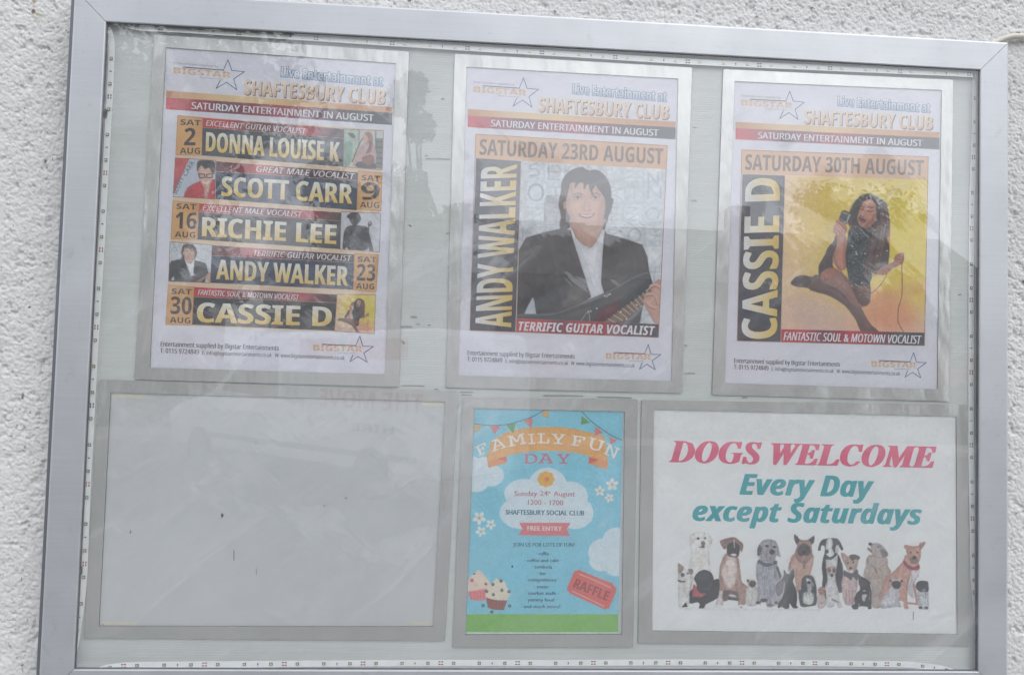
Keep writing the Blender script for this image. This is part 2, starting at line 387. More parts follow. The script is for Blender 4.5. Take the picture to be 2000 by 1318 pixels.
def paint_man(g, lettered=True):
    X, Y = g.X, g.Y
    g.I[:] = (222, 228, 234)
    g.z(1000, 300, 6.452)
    rnd = random.Random(4)
    for i in range(9):
        for j in range(9):
            x0 = 165 + i * 248 - 248 + (j % 2) * 20; y0 = 95 + j * 268
            t = rnd.randint(-16, 12)
            g.poly([(x0 + 8, y0 + 8), (x0 + 238, y0 + 8), (x0 + 238, y0 + 258), (x0 + 8, y0 + 258)], (222 + t, 228 + t, 234 + t), 1, .8, False)
            g.line([(x0, y0), (x0 + 246, y0), (x0 + 246, y0 + 266)], 9, (150, 156, 164), 1.2, .55, False)
            g.line([(x0 + 12, y0 + 12), (x0 + 236, y0 + 12)], 5, (236, 240, 244), 1, .7, False)
            k = rnd.randint(0, 5); c = (158, 166, 178); cx, cy = x0 + 120, y0 + 130; s = 78
            if k == 0: g.line([(cx - s, cy + s), (cx - s, cy - s), (cx + s, cy + s), (cx + s, cy - s)], 20, c, 1.4, .5, False)
            if k == 1: g.line([(cx - s, cy - s), (cx + s, cy - s), (cx - s, cy), (cx + s, cy), (cx - s, cy + s), (cx + s, cy + s)], 16, c, 1.4, .4, False)
            if k == 2:
                g.ell(cx, cy, s + 14, s + 10, c, 0, 1.6, .5); g.ell(cx, cy, s - 16, s - 14, (214, 220, 226), 0, 1.6, .8)
            if k == 3: g.line([(cx - s, cy + s), (cx - s, cy - s), (cx + s, cy - s * .6), (cx - s, cy), (cx + s, cy + s)], 18, c, 1.4, .45, False)
            if k == 4: g.line([(cx - s, cy - s * .9), (cx + s, cy - s * .9), (cx, cy - s * .9), (cx, cy + s)], 22, c, 1.4, .45, False)
    # R, E and a round C that show in the top left blocks, an N top right
    g.line([(310, 130), (240, 150), (225, 190), (320, 205), (335, 270), (230, 280)], 22, (128, 136, 148), 1.3, .6)
    g.line([(460, 145), (460, 320), (600, 330)], 20, (128, 136, 148), 1.3, .5, False); g.line([(470, 230), (590, 235)], 16, (128, 136, 148), 1.3, .5, False)
    g.ell(305, 490, 105, 115, (120, 130, 145), 0, 2, .6); g.ell(300, 495, 78, 88, (216, 222, 228), 0, 2, .9)
    g.line([(1720, 400), (1720, 250), (1840, 390), (1840, 240)], 20, (140, 148, 158), 1.4, .5, False)
    g.shade(.16, 5, 3); g.shade(.12, 1.7, 9)
    hair, hair2 = (58, 48, 50), (92, 76, 72)
    g.poly([(880, 172), (960, 215), (1060, 205), (1150, 260), (1215, 350), (1245, 450), (1255, 560), (1278, 580), (1255, 690), (1215, 800), (1185, 900), (1160, 960),
            (1120, 900), (1100, 700), (760, 700), (740, 900), (700, 950), (620, 960), (600, 880), (620, 800), (590, 660), (600, 560), (620, 460), (625, 370), (680, 270), (760, 205)], hair, 1.6)
    for k in range(26):
        a = rnd.random(); x = 640 + 580 * a
        g.line([(900 + (x - 900) * .5, 215 + rnd.random() * 40), (x, 420 + rnd.random() * 100), (x + (x - 920) * .12, 780 + rnd.random() * 120)], 7, hair2 if k % 3 else (36, 30, 34), 1.6, .35)
    skin = (218, 172, 148)
    g.poly([(740, 830), (760, 960), (820, 1080), (965, 1195), (1040, 1140), (1120, 1010), (1150, 900), (1160, 820)], (204, 156, 132), 1.4)
    g.poly([(735, 360), (850, 350), (1000, 355), (1090, 430), (1150, 520), (1175, 640), (1165, 770), (1120, 880), (1040, 960), (950, 990), (860, 950), (770, 850), (700, 740), (680, 640), (700, 500)], skin, 1.6)
    g.ell(672, 640, 26, 62, (200, 150, 126), 8, 1.4)
    g.ell(800, 700, 70, 60, (226, 178, 148), 0, 6, .7); g.ell(1090, 700, 60, 60, (222, 172, 142), 0, 6, .6)
    g.ell(930, 440, 150, 60, (228, 184, 154), 0, 8, .7)
    g.poly([(1165, 540), (1180, 700), (1120, 880), (1040, 960), (1080, 800), (1110, 640)], (188, 134, 112), 6, .45)
    for cx in (828, 1050): g.ell(cx, 548, 70, 34, (176, 128, 106), 0, 7, .5)
    g.poly([(700, 560), (735, 700), (800, 840), (880, 930), (840, 940), (760, 860), (700, 760), (676, 640)], (186, 136, 114), 9, .5)
    g.ell(950, 905, 150, 50, (190, 146, 128), 0, 12, .5); g.ell(945, 850, 90, 24, (200, 152, 130), 0, 8, .4)
    g.poly([(950, 560), (985, 690), (1000, 720), (970, 728), (945, 700)], (190, 142, 118), 5, .5); g.line([(940, 560), (945, 680)], 16, (236, 198, 172), 5, .6)
    # fringe
    g.poly([(680, 350), (760, 260), (900, 230), (1060, 250), (1180, 380), (1230, 520), (1180, 560), (1130, 500), (1080, 440), (1060, 400), (1010, 470), (1020, 520), (985, 470), (960, 380), (905, 455),
            (900, 375), (850, 370), (790, 435), (800, 370), (740, 370), (715, 440), (690, 560), (660, 600), (640, 480)], hair, 1.6)
    for k in range(14):
        x = 700 + k * 32
        g.line([(930, 250), (x, 330), (x - 20 + k * 4, 400 + 50 * (k % 3))], 6, hair2, 1.4, .4)
    g.line([(985, 390), (1010, 500), (1030, 530)], 18, hair, 1.4, .8); g.line([(820, 360), (795, 430)], 14, hair, 1.2, .7)
    for (cx, s) in ((828, 1), (1050, -1)):
        g.line([(cx - 62 * s, 525), (cx, 500), (cx + 56 * s, 518)], 15, (108, 76, 66), 1.6, .75)
        g.ell(cx, 558, 46, 18, (222, 196, 180), 4 * s, 1.4); g.ell(cx + 2, 556, 16, 16, (74, 58, 56), 0, 1.4)
        g.line([(cx - 50, 558), (cx, 540), (cx + 50, 560)], 8, (74, 50, 46), 1.1, .8)
        g.line([(cx - 44, 582), (cx, 588), (cx + 44, 580)], 6, (170, 118, 98), 1.4, .6)
    g.line([(935, 560), (915, 660), (900, 695), (930, 720), (975, 715)], 10, (170, 118, 96), 2, .6)
    g.ell(948, 700, 40, 24, (224, 172, 144), 0, 3, .7); g.ell(918, 716, 10, 7, (120, 70, 60), 0, 1.2, .7); g.ell(978, 716, 10, 7, (120, 70, 60), 0, 1.2, .7)
    g.line([(790, 690), (815, 760), (850, 810)], 7, (172, 120, 98), 2, .55); g.line([(1090, 690), (1080, 760), (1050, 800)], 7, (172, 120, 98), 2, .55)
    g.poly([(835, 755), (940, 770), (1048, 752), (1010, 800), (945, 820), (880, 805)], (176, 84, 82), 1.2)
    g.poly([(852, 763), (940, 777), (1030, 762), (995, 788), (942, 797), (888, 788)], (244, 240, 234), 1)
    g.line([(880, 870), (945, 880), (1010, 868)], 7, (180, 126, 104), 2.4, .5)
    g.ell(950, 920, 90, 30, (188, 140, 118), 0, 6, .4)
    # shirt and jacket
    g.z(1000, 460, 6.277)
    g.poly([(735, -45), (760, 30), (820, 90), (960, 155), (1040, 95), (1110, -10), (1135, 20), (1120, 250), (1095, 580), (1130, 700), (1110, 730), (975, 748), (940, 640)], (232, 233, 240), 1, 1, False)
    g.line([(820, 100), (900, 330), (985, 600)], 8, (190, 194, 206), 2, .6); g.line([(1090, 80), (1040, 250), (1010, 380), (1020, 560)], 14, (204, 206, 216), 3, .6)
    g.ell(1000, 290, 36, 130, (246, 246, 250), 8, 5, .6); g.ell(960, 520, 14, 14, (200, 204, 212), 0, 1, .5)
    suit = (34, 34, 41)
    g.poly([(0, 240), (90, 170), (170, 30), (400, -40), (620, -90), (720, -60), (745, 40), (850, 380), (920, 590), (970, 755), (900, 800), (600, 940), (300, 960), (255, 755), (130, 1000), (0, 1100)], suit, 1, 1, False)
    g.poly([(1140, -60), (1160, -20), (1300, 15), (1430, 55), (1600, 115), (1660, 260), (1680, 430), (1690, 560), (1400, 640), (1130, 700), (1092, 580), (1110, 250), (1128, 20)], suit, 1, 1, False)
    g.poly([(620, -90), (720, -60), (745, 40), (850, 380), (960, 720), (880, 560), (740, 240), (640, 60)], (50, 50, 58), 1.5, .7, False)
    g.poly([(1150, -30), (1230, 10), (1190, 250), (1140, 500), (1096, 575), (1112, 250)], (52, 52, 60), 1.5, .7, False)
    for a, b, c in (((200, 120), (330, 400), (300, 700)), ((480, 60), (560, 420), (600, 800)), ((1430, 120), (1520, 330), (1500, 560)), ((1300, 100), (1330, 300), (1240, 540)), ((1560, 200), (1600, 330), (1590, 450))):
        g.line([a, b, c], 34, (56, 56, 66), 5, .55)
    g.poly([(255, 755), (275, 800), (300, 1020), (130, 1010), (200, 850)], (206, 214, 222), 1.1, 1, False)
    # guitar
    body = (52, 60, 68)
    g.poly([(-20, 960), (300, 962), (520, 945), (700, 880), (900, 800), (1100, 720), (1300, 600), (1500, 490), (1680, 430), (1700, 500), (1725, 590), (1640, 680), (1560, 1100), (-20, 1100)], body, 1.1, 1, False)
    g.line([(0, 972), (320, 975), (540, 955), (720, 890), (920, 812), (1120, 732), (1320, 615), (1520, 505), (1670, 455)], 14, (96, 104, 112), 1.6, .9)
    g.line([(1200, 705), (1400, 600), (1660, 480)], 30, (38, 44, 52), 3, .5)
    g.poly([(1000, 1040), (1060, 920), (1200, 850), (1310, 808), (1330, 830), (1310, 900), (1160, 1060)], (104, 22, 44), 1.1, 1, False)
    g.poly([(1130, 1060), (1310, 920), (1500, 790), (1700, 640), (1830, 540), (1850, 590), (1720, 740), (1600, 870), (1400, 1060)], (140, 106, 86), 1, 1, False)
    for t in np.linspace(0, 1, 12):
        x = 1180 + 560 * t ** .9; y = 1040 - 425 * t ** .9
        g.line([(x, y - 18), (x + 110 - 40 * t, y + 40 + 85 * t)], 9, (226, 214, 196), .8, .9)
    for k in range(4): g.line([(1180 + k * 40, 1060), (1720 + k * 22, 640 + k * 28)], 4, (190, 180, 160), .8, .5)
    for x, y in ((1530, 852), (1335, 935), (1405, 1022)): g.ell(x, y, 11, 9, (236, 232, 220), 0, .8)
    g.line([(850, 1040), (920, 945), (945, 960), (955, 1045)], 8, (190, 196, 200), .8, .9)
    for x, y in ((935, 935), (965, 928), (1040, 895), (1135, 740), (1180, 728), (1205, 718), (1160, 745)): g.ell(x, y, 12, 9, (214, 216, 214), 30, .8)
    # hand
    g.poly([(1730, 590), (1830, 545), (1850, 800), (1840, 1080), (1750, 1070), (1680, 960), (1620, 840), (1630, 740), (1700, 690)], (216, 164, 142), 1.1)
    for p in ([(1700, 620), (1760, 600), (1830, 640)], [(1650, 720), (1740, 720), (1780, 830)], [(1635, 800), (1690, 860), (1760, 880)]):
        g.line(p, 34, (228, 180, 158), 2.2, .9); g.line([(x, y + 24) for x, y in p], 9, (120, 70, 56), 1.3, .7)

def paint_singer(g):
    X, Y = g.X, g.Y
    # studio backdrop: yellow light upper right over pink
    d1 = np.clip(1.2 - np.hypot((X - 1800) / 240, (Y - 430) / 185), 0, 1)[..., None]
    f = np.clip((Y - 560) / 110, 0, 1)[..., None]
    base = np.array((238, 206, 132)) * (1 - f) + np.array((236, 188, 172)) * f
    lf = np.clip((1640 - X) / 120, 0, 1)[..., None]
    base = base * (1 - lf * .7) + np.array((240, 204, 180)) * lf * .7
    g.I[:] = base * (1 - d1) + np.array((236, 212, 38)) * d1
    g.z(1520, 480, 6.59)
    g.ell(1750, 560, 420, 90, (232, 178, 96), -8, 12, .5); g.ell(1400, 850, 380, 240, (228, 140, 104), 20, 26, .6)
    g.ell(500, 900, 420, 220, (206, 178, 172), 20, 24, .5)
    g.shade(.05, 6, 3)
    skin, skd = (208, 140, 114), (164, 98, 80)
    leg, legd, legl = (112, 78, 74), (76, 54, 56), (160, 110, 98)
    # legs
    g.poly([(165, 470), (230, 400), (320, 382), (440, 400), (470, 375), (560, 390), (760, 470), (900, 560), (1010, 700), (1060, 780), (1120, 900), (1200, 1020), (1290, 1110), (1080, 1110), (1000, 960), (900, 820), (810, 735), (640, 640), (480, 595), (380, 545), (250, 525), (180, 505)], leg, 1.1)
    g.poly([(165, 470), (230, 400), (320, 382), (400, 410), (420, 480), (330, 530), (210, 520)], legd, 1.2)
    g.poly([(540, 350), (600, 290), (700, 275), (800, 330), (900, 420), (960, 520), (1080, 620), (1130, 760), (1060, 790), (960, 760), (860, 640), (760, 560), (600, 480), (540, 430)], legl, 1.4)
    g.poly([(560, 350), (620, 290), (720, 285), (760, 350), (680, 420), (580, 430)], (184, 118, 94), 2.4, .85)
    g.poly([(930, 480), (1060, 470), (1170, 480), (1190, 560), (1180, 720), (1120, 775), (1040, 740), (980, 620)], (104, 62, 56), 1.2)
    g.ell(1090, 560, 70, 60, (134, 82, 70), 20, 4, .8)
    g.line([(420, 560), (640, 600), (800, 700)], 30, legd, 4, .6); g.line([(860, 500), (960, 660), (1060, 840), (1160, 1040)], 40, legl, 5, .5)
    g.line([(620, 520), (760, 570), (860, 660)], 20, legd, 3, .6)
    # sleeve left of forearm
    g.poly([(720, -60), (770, -110), (760, 60), (700, 220), (710, 280), (640, 290), (560, 340), (530, 390), (518, 330), (530, 240), (600, 120), (640, 20)], (72, 50, 52), 1.2)
    g.z(1520, 330, 6.59)
    # forearm and hand up to the microphone
    g.poly([(760, 860), (870, 860), (880, 1000), (880, 1140), (888, 1220), (860, 1290), (800, 1310), (740, 1260), (700, 1180), (715, 1080), (750, 980)], skin, 1.1)
    g.poly([(870, 880), (885, 1200), (850, 1290), (830, 1100), (840, 940)], skd, 3, .5)
    # hair behind
    hd, hm, hr = (54, 36, 38), (108, 66, 60), (150, 86, 66)
    g.poly([(1190, 325), (1290, 370), (1380, 430), (1420, 560), (1440, 700), (1435, 840), (1400, 900), (1430, 1020), (1420, 1180), (1400, 1280), (1300, 1360), (1180, 1320), (1060, 1260), (1040, 1000), (1020, 760), (920, 740), (900, 650), (930, 520), (990, 420), (1080, 345)], hd, 1.6)
    rnd = random.Random(2)
    for k in range(34):
        x = 1180 + 210 * rnd.random(); dx = rnd.uniform(-90, 30)
        g.line([(x, 500 + 100 * rnd.random()), (x + 30, 760), (x + dx * .5, 1050), (x + dx, 1200 + 160 * rnd.random())], 9, rnd.choice((hm, hr, hm, (66, 40, 42))), 1.5, .55)
    for k in range(8): g.line([(1400, 560 + k * 30), (1432, 720 + k * 20), (1395 + k * 4, 940 + k * 20)], 8, (168, 92, 48), 1.6, .45)
    for k in range(10): g.line([(960 - k * 3, 480 + k * 26), (915 + 6 * (k % 3), 560 + k * 22), (945, 640 + k * 16)], 7, hr, 1.4, .5)
    # face
    g.poly([(1120, 400), (1200, 395), (1260, 440), (1270, 560), (1250, 660), (1190, 740), (1110, 760), (1050, 730), (1020, 650), (1015, 570), (1050, 480), (1075, 430)], (204, 138, 110), 1.3)
    g.poly([(1250, 560), (1250, 680), (1180, 750), (1100, 762), (1140, 700), (1200, 640)], skd, 3, .6)
    g.ell(1160, 450, 60, 36, (224, 164, 134), 10, 5, .7); g.ell(1085, 560, 24, 40, (222, 160, 130), 12, 4, .6)
    g.line([(1135, 500), (1170, 490), (1225, 505)], 10, (82, 46, 42), 1.3, .85); g.line([(1055, 480), (1085, 478), (1105, 492)], 9, (82, 46, 42), 1.3, .8)
    g.line([(1145, 535), (1185, 552), (1215, 538)], 9, (60, 34, 36), 1.2, .85); g.line([(1058, 515), (1080, 528), (1098, 518)], 8, (60, 34, 36), 1.2, .85)
    g.line([(1095, 520), (1065, 585), (1085, 598), (1110, 592)], 7, (150, 86, 70), 1.5, .7)
    g.poly([(1040, 612), (1075, 605), (1135, 655), (1120, 690), (1070, 690), (1035, 660)], (150, 52, 58), 1.1)
    g.poly([(1052, 622), (1080, 620), (1122, 655), (1100, 665), (1060, 645)], (60, 20, 26), .9); g.line([(1060, 618), (1120, 648)], 7, (236, 224, 214), .8)
    g.ell(1255, 640, 12, 46, (150, 88, 70), 20, 1.4, .7)
    g.poly([(1060, 345), (1200, 325), (1300, 390), (1330, 520), (1310, 640), (1270, 620), (1262, 470), (1200, 398), (1110, 408), (1065, 470), (1030, 570), (1010, 650), (960, 700), (930, 600), (960, 480)], hd, 1.5)
    for k in range(9): g.line([(1180, 345), (1290 + k * 8, 450 + k * 10), (1290 + k * 12, 640 + k * 20)], 7, hm, 1.4, .55)
    # sequined top
    g.poly([(920, 760), (1020, 750), (1110, 770), (1160, 900), (1120, 1100), (1060, 1300), (1120, 1318), (1180, 1400), (1160, 1490), (940, 1470), (890, 1320), (870, 1160), (885, 960)], (32, 38, 46), 1.2)
    g.z(1520, 480, 6.59)
    g.poly([(880, 60), (1080, 40), (1060, 220), (1160, 330), (1210, 380), (1165, 480), (1050, 480), (940, 470), (900, 380), (885, 200)], (32, 40, 48), 1.2)
    g.poly([(1380, -60), (1430, 0), (1425, 120), (1400, 220), (1440, 260), (1330, 330), (1230, 300), (1260, 200), (1340, 80)], (70, 44, 44), 1.2)
    g.z(1520, 330, 6.59)
    for k in range(150):
        x = 900 + 240 * rnd.random(); y = 770 + 700 * rnd.random()
        g.ell(x, y, 5, 4, rnd.choice(((150, 170, 180), (90, 104, 114), (210, 220, 224))), 0, .7, .7 if k % 4 else 1)
    for x, y in ((945, 990), (1005, 1085), (1015, 1100), (1000, 1065), (1120, 1090), (1275, 1120), (945, 1505), (1060, 1615), (1075, 1470), (1400, 1055), (960, 1000)): g.ell(x, y, 9, 7, (236, 240, 240), 0, .8)
    for k in range(60):
        g.ell(560 + 180 * rnd.random() + 0, 960 + 350 * rnd.random(), 5, 4, (150, 120, 112), 0, .7, .35)
    for k in range(16):
        x = 1120 + 200 * rnd.random()
        g.line([(x + 60, 900), (x, 1150), (x - 60, 1380)], 9, rnd.choice((hm, hr, hd)), 1.5, .6)
    # microphone
    g.poly([(820, 545), (870, 538), (940, 580), (940, 620), (880, 710), (830, 700), (785, 650), (800, 590)], (62, 62, 66), 1, 1)
    g.line([(845, 560), (905, 590), (880, 660)], 20, (150, 150, 152), 2, .8); g.line([(925, 585), (880, 690)], 14, (206, 206, 206), 1.1, .9)
    g.line([(800, 640), (870, 690)], 12, (200, 200, 200), 1, .9); g.line([(820, 560), (935, 600)], 8, (180, 180, 182), 1, .8)
    for k in range(5): g.line([(815 + k * 18, 570 + k * 7), (800 + k * 18, 640 + k * 12)], 4, (28, 28, 32), .8, .8)
    g.line([(860, 690), (760, 870)], 40, (150, 150, 152), 1.2); g.line([(845, 690), (745, 870)], 12, (224, 222, 220), 1, .9); g.line([(745, 870), (730, 930)], 26, (48, 42, 44), 1.2)
    # fingers
    g.poly([(760, 660), (820, 680), (880, 740), (885, 800), (850, 860), (780, 870), (715, 820), (705, 780), (740, 690)], skin, 1.1)
    for k, p in enumerate(([(765, 665), (815, 700), (850, 750)], [(742, 700), (800, 735), (838, 785)], [(725, 745), (780, 775), (815, 815)], [(712, 790), (750, 810), (770, 850)])):
        g.line(p, 26, (212, 142, 114), 1.8, .9); g.line([(x - 4, y + 20) for x, y in p], 7, (112, 58, 46), 1.2, .7)
    # other forearm and hand with the lead
    g.z(1520, 480, 6.59)
    g.poly([(1400, 240), (1480, 210), (1500, 140), (1550, 100), (1610, 95), (1620, 150), (1600, 230), (1530, 265), (1470, 290), (1400, 360), (1330, 380), (1270, 350), (1300, 300)], (176, 106, 84), 1.1)
    for p in ([(1545, 105), (1580, 130), (1600, 128)], [(1535, 150), (1580, 165), (1602, 160)], [(1530, 185), (1570, 205), (1595, 200)]): g.line(p, 12, (210, 146, 116), 1.4, .8); g.line([(x, y + 13) for x, y in p], 6, (116, 62, 48), 1.1, .7)
    lead = (112, 52, 48)
    g.line([(1612, 110), (1590, 260), (1596, 450), (1590, 640), (1550, 800), (1540, 960), (1575, 1050), (1615, 1110)], 9, lead, .8)
    g.line([(1400, 360), (1340, 470), (1260, 560), (1170, 620), (1050, 620), (900, 480), (820, 350), (740, 210), (715, 120)], 8, lead, .8, .85)

def paint_guitarist(g):
    g.I[:] = (206, 206, 198)
    g.z(320, 220, 4.348)
    g.poly([(1530, 140), (1655, 145), (1650, 300), (1590, 420), (1530, 460)], (176, 200, 180), 1, 1, False)
    g.poly([(1535, 260), (1600, 270), (1580, 440), (1530, 440)], (120, 170, 140), 2, .9)
    g.line([(1660, 145), (1655, 300)], 6, (90, 90, 86), .8); g.line([(1800, 150), (1798, 480)], 10, (120, 120, 114), .9)
    g.poly([(1560, 175), (1610, 180), (1625, 215), (1600, 215), (1575, 195)], (84, 88, 88), 1)
    g.poly([(1800, 220), (1860, 220), (1855, 480), (1795, 470)], (110, 116, 112), 1.4, .9, False)
    for k in range(5): g.line([(1805, 250 + k * 45), (1855, 252 + k * 45)], 8, (54, 58, 58), .8, .9)
    g.poly([(1690, 270), (1760, 250), (1800, 320), (1800, 420), (1760, 440), (1650, 440), (1640, 350)], (206, 170, 172), 1.1)
    g.poly([(1650, 420), (1780, 425), (1790, 475), (1640, 465)], (62, 58, 70), 1.1)
    g.poly([(1700, 190), (1730, 165), (1765, 185), (1775, 260), (1760, 330), (1730, 345), (1745, 270), (1720, 250), (1700, 240)], (168, 112, 92), 1.1)
    g.ell(1712, 222, 22, 34, (220, 170, 146), -12, 1.1); g.line([(1690, 220), (1660, 270), (1600, 420)], 8, (52, 46, 46), .8)
    g.line([(1720, 350), (1745, 300), (1755, 250)], 12, (96, 52, 60), 1.2, .8)
    g.line([(1690, 290), (1640, 360), (1615, 450)], 22, (198, 160, 120), 1.4, .9); g.poly([(1690, 380), (1760, 360), (1790, 410), (1740, 450), (1690, 430)], (150, 96, 70), 1.2)

def paint_redshirt(g):
    g.I[:] = (196, 206, 220)
    g.z(320, 220, 4.348)
    g.poly([(90, 380), (218, 388), (85, 690)], (216, 66, 76), 1, 1, False)
    g.poly([(170, 710), (200, 640), (290, 590), (400, 570), (440, 585), (440, 745), (170, 730)], (214, 60, 72), 1.2)
    g.poly([(300, 520), (330, 600), (345, 700), (350, 740), (380, 690), (395, 600), (400, 520)], (222, 178, 160), 1.2)
    g.poly([(290, 450), (420, 470), (420, 540), (395, 610), (360, 635), (325, 610), (295, 540)], (228, 184, 164), 1.3)
    g.poly([(285, 500), (285, 425), (330, 405), (430, 420), (425, 520), (400, 490), (380, 470), (350, 480), (320, 450), (300, 470)], (44, 38, 42), 1.1)
    g.line([(295, 520), (345, 525), (350, 555), (305, 555), (298, 522)], 7, (60, 30, 34), .8, 1, False); g.line([(362, 525), (412, 520), (412, 552), (368, 556), (362, 526)], 7, (60, 30, 34), .8, 1, False)
    g.line([(335, 590), (360, 602), (385, 588)], 9, (250, 244, 238), 1); g.line([(358, 545), (352, 572), (368, 576)], 5, (176, 122, 104), 1, .7)

def paint_silhouette(g):
    g.I[:] = (206, 208, 216)
    g.z(320, 390, 4.545)
    g.shade(.06, 8)
    g.poly([(1590, 430), (1595, 320), (1620, 250), (1690, 225), (1760, 235), (1810, 250), (1830, 330), (1860, 450), (1830, 455), (1800, 380), (1800, 445), (1640, 440), (1630, 400), (1615, 432)], (28, 28, 36), 1)
    g.poly([(1660, 200), (1640, 150), (1660, 118), (1720, 115), (1748, 160), (1740, 195), (1705, 225), (1680, 225)], (38, 36, 44), 1)
    g.line([(1640, 150), (1670, 130)], 30, (38, 36, 44), 1); g.ell(1672, 190, 14, 26, (120, 100, 100), 0, 2, .7)
    g.ell(1828, 215, 16, 26, (70, 70, 78), 20, .9); g.ell(1828, 210, 7, 14, (170, 170, 178), 20, .9); g.line([(1820, 240), (1815, 300), (1825, 340)], 9, (60, 58, 66), .9)

def paint_mini(fn, quad_big, quad_small):
    # the same picture printed small: map the small picture's place into the big one's
    h = homog(quad_small, quad_big)
    def f(g):
        q = np.stack([g.X, g.Y, np.ones_like(g.X)], -1) @ h.T
        g.X, g.Y = q[..., 0] / q[..., 2], q[..., 1] / q[..., 2]
        fn(g)
    return f

def paint_fair(g):
    g.I[:] = (136, 212, 232)
    g.shade(.04, 14, 5)
    g.z(880, 770, 5.068)
    cl = (222, 238, 248)
    for x, y, r in ((250, 860, 130), (400, 800, 130), (200, 700, 110), (130, 900, 80), (330, 700, 100)): g.ell(x, y, r, r * .82, cl, 0, 1.5)
    for x, y, rx, ry in ((960, 900, 190, 175), (730, 980, 200, 145), (1180, 1010, 180, 150), (700, 1170, 215, 160), (1230, 1170, 185, 160), (950, 1100, 350, 250), (960, 1240, 440, 90)): g.ell(x, y, rx, ry, cl, 0, 1.2)
    for x, y, r in ((1500, 1560, 150), (1640, 1450, 150), (1480, 1640, 120), (1640, 1680, 130), (1740, 1560, 150), (1560, 1660, 100)): g.ell(x, y, r * .9, r * .9, cl, 0, 1.2)
    # bunting
    cs = ((236, 178, 92), (232, 124, 122), (92, 160, 84))
    def flag(x, y, dx, dy, tx, ty, c): g.poly([(x, y), (x + dx, y + dy), (tx, ty)], c, .8, 1, False)
    flag(235, 300, 80, 10, 240, 380, cs[0]); flag(390, 312, 95, 0, 440, 395, cs[1]); flag(552, 300, 92, -16, 622, 388, cs[2]); flag(728, 262, 84, -32, 800, 330, cs[1]); flag(890, 190, 80, -40, 965, 240, cs[0])
    flag(1300, 210, 80, 70, 1288, 300, cs[2]); flag(1435, 320, 75, 60, 1425, 412, cs[1]); flag(1570, 420, 82, 34, 1585, 490, cs[1])
    # arched ribbon
    g.poly([(355, 600), (375, 725), (545, 680), (560, 610), (430, 560)], (236, 150, 84), .9, 1, False)
    g.poly([(1370, 620), (1365, 682), (1550, 745), (1560, 640), (1520, 590)], (236, 160, 100), .9, 1, False)
    g.poly([(470, 635), (545, 600), (562, 665)], (222, 104, 92), .9, 1, False); g.poly([(1460, 650), (1372, 618), (1362, 684)], (222, 104, 92), .9, 1, False)
    top = [(400, 460), (550, 375), (700, 340), (850, 325), (950, 322), (1100, 325), (1250, 345), (1400, 385), (1525, 420), (1545, 560), (1540, 655), (1400, 615), (1250, 580), (1100, 562), (950, 556), (800, 560), (650, 588), (550, 610), (360, 665), (380, 560)]
    g.poly(top, (238, 178, 96), .9, 1, False)
    flag(390, 312, 95, 0, 440, 395, cs[1]); flag(552, 300, 92, -16, 622, 388, cs[2]); flag(728, 262, 84, -32, 800, 330, cs[1]); flag(1435, 320, 75, 60, 1425, 412, cs[1])
    g.line([(232, 290), (380, 305), (540, 300), (680, 265), (800, 225), (930, 155)], 7, (50, 80, 92), .7); g.line([(1300, 165), (1380, 255), (1500, 345), (1600, 410), (1692, 450)], 7, (50, 80, 92), .7)
    # flowers
    for k in range(8):
        a = k * math.pi / 4; g.ell(945 + 52 * math.cos(a), 838 + 50 * math.sin(a), 32, 32, (240, 184, 70), 0, .9)
    g.ell(945, 838, 46, 46, (240, 184, 70), 0, .9); g.ell(952, 840, 24, 26, (238, 140, 84), 0, 1)
    for cx, cy, r in ((1600, 890, 62), (1478, 955, 52), (1570, 1022, 46), (283, 1222, 66), (398, 1285, 50), (300, 1355, 52)):
        for k in range(5):
            a = k * 2 * math.pi / 5 + cx * .01; g.ell(cx + r * .62 * math.cos(a), cy + r * .62 * math.sin(a), r * .42, r * .3, (240, 240, 236), math.degrees(a), .8)
        g.ell(cx, cy, r * .2, r * .2, (226, 190, 110), 0, .8)
    # free entry ribbon
    g.z(880, 1020, 5.068)
    g.poly([(680, 2), (1190, 2), (1150, 65), (1183, 132), (670, 125), (712, 65)], (232, 122, 126), .8, 1, False)
    # grass
    g.poly([(100, 905), (1700, 905), (1700, 1084), (100, 1084)], (134, 196, 92), .8, 1, False)
    g.poly([(100, 1084), (1700, 1084), (1700, 1200), (100, 1200)], (226, 232, 222), .8, 1, False)
    # raffle ticket
    g.poly([(1220, 480), (1270, 468), (1600, 600), (1640, 650), (1640, 690), (1575, 845), (1530, 858), (1180, 700), (1155, 660), (1150, 640)], (232, 108, 98), .8, 1, False)
    for t in np.linspace(0.05, .95, 9):
        g.ell(1150 + 70 * t, 645 - 160 * t, 7, 7, (136, 212, 232), 0, .7); g.ell(1572 + 72 * t, 848 - 165 * t, 7, 7, (136, 212, 232), 0, .7)
    g.line([(1280, 508), (1590, 645)], 6, (246, 222, 214), .7); g.line([(1205, 678), (1520, 828)], 6, (246, 222, 214), .7)
    # cupcakes
    g.poly([(165, 690), (180, 560), (240, 500), (275, 470), (310, 490), (350, 540), (395, 600), (400, 650), (300, 670)], (240, 222, 206), 1)
    g.poly([(165, 682), (270, 668), (360, 650), (345, 765), (270, 772), (200, 765)], (236, 140, 144), .9, 1, False)
    for k in range(5): g.line([(195 + k * 34, 690), (208 + k * 30, 760)], 6, (210, 104, 110), .8, .7, False)
    g.ell(212, 572, 18, 18, (222, 92, 92), 0, .9); g.ell(350, 608, 15, 12, (150, 90, 80), 30, .9); g.ell(235, 508, 12, 8, (110, 66, 66), 0, .8); g.ell(256, 618, 10, 9, (220, 180, 160), 0, .8)
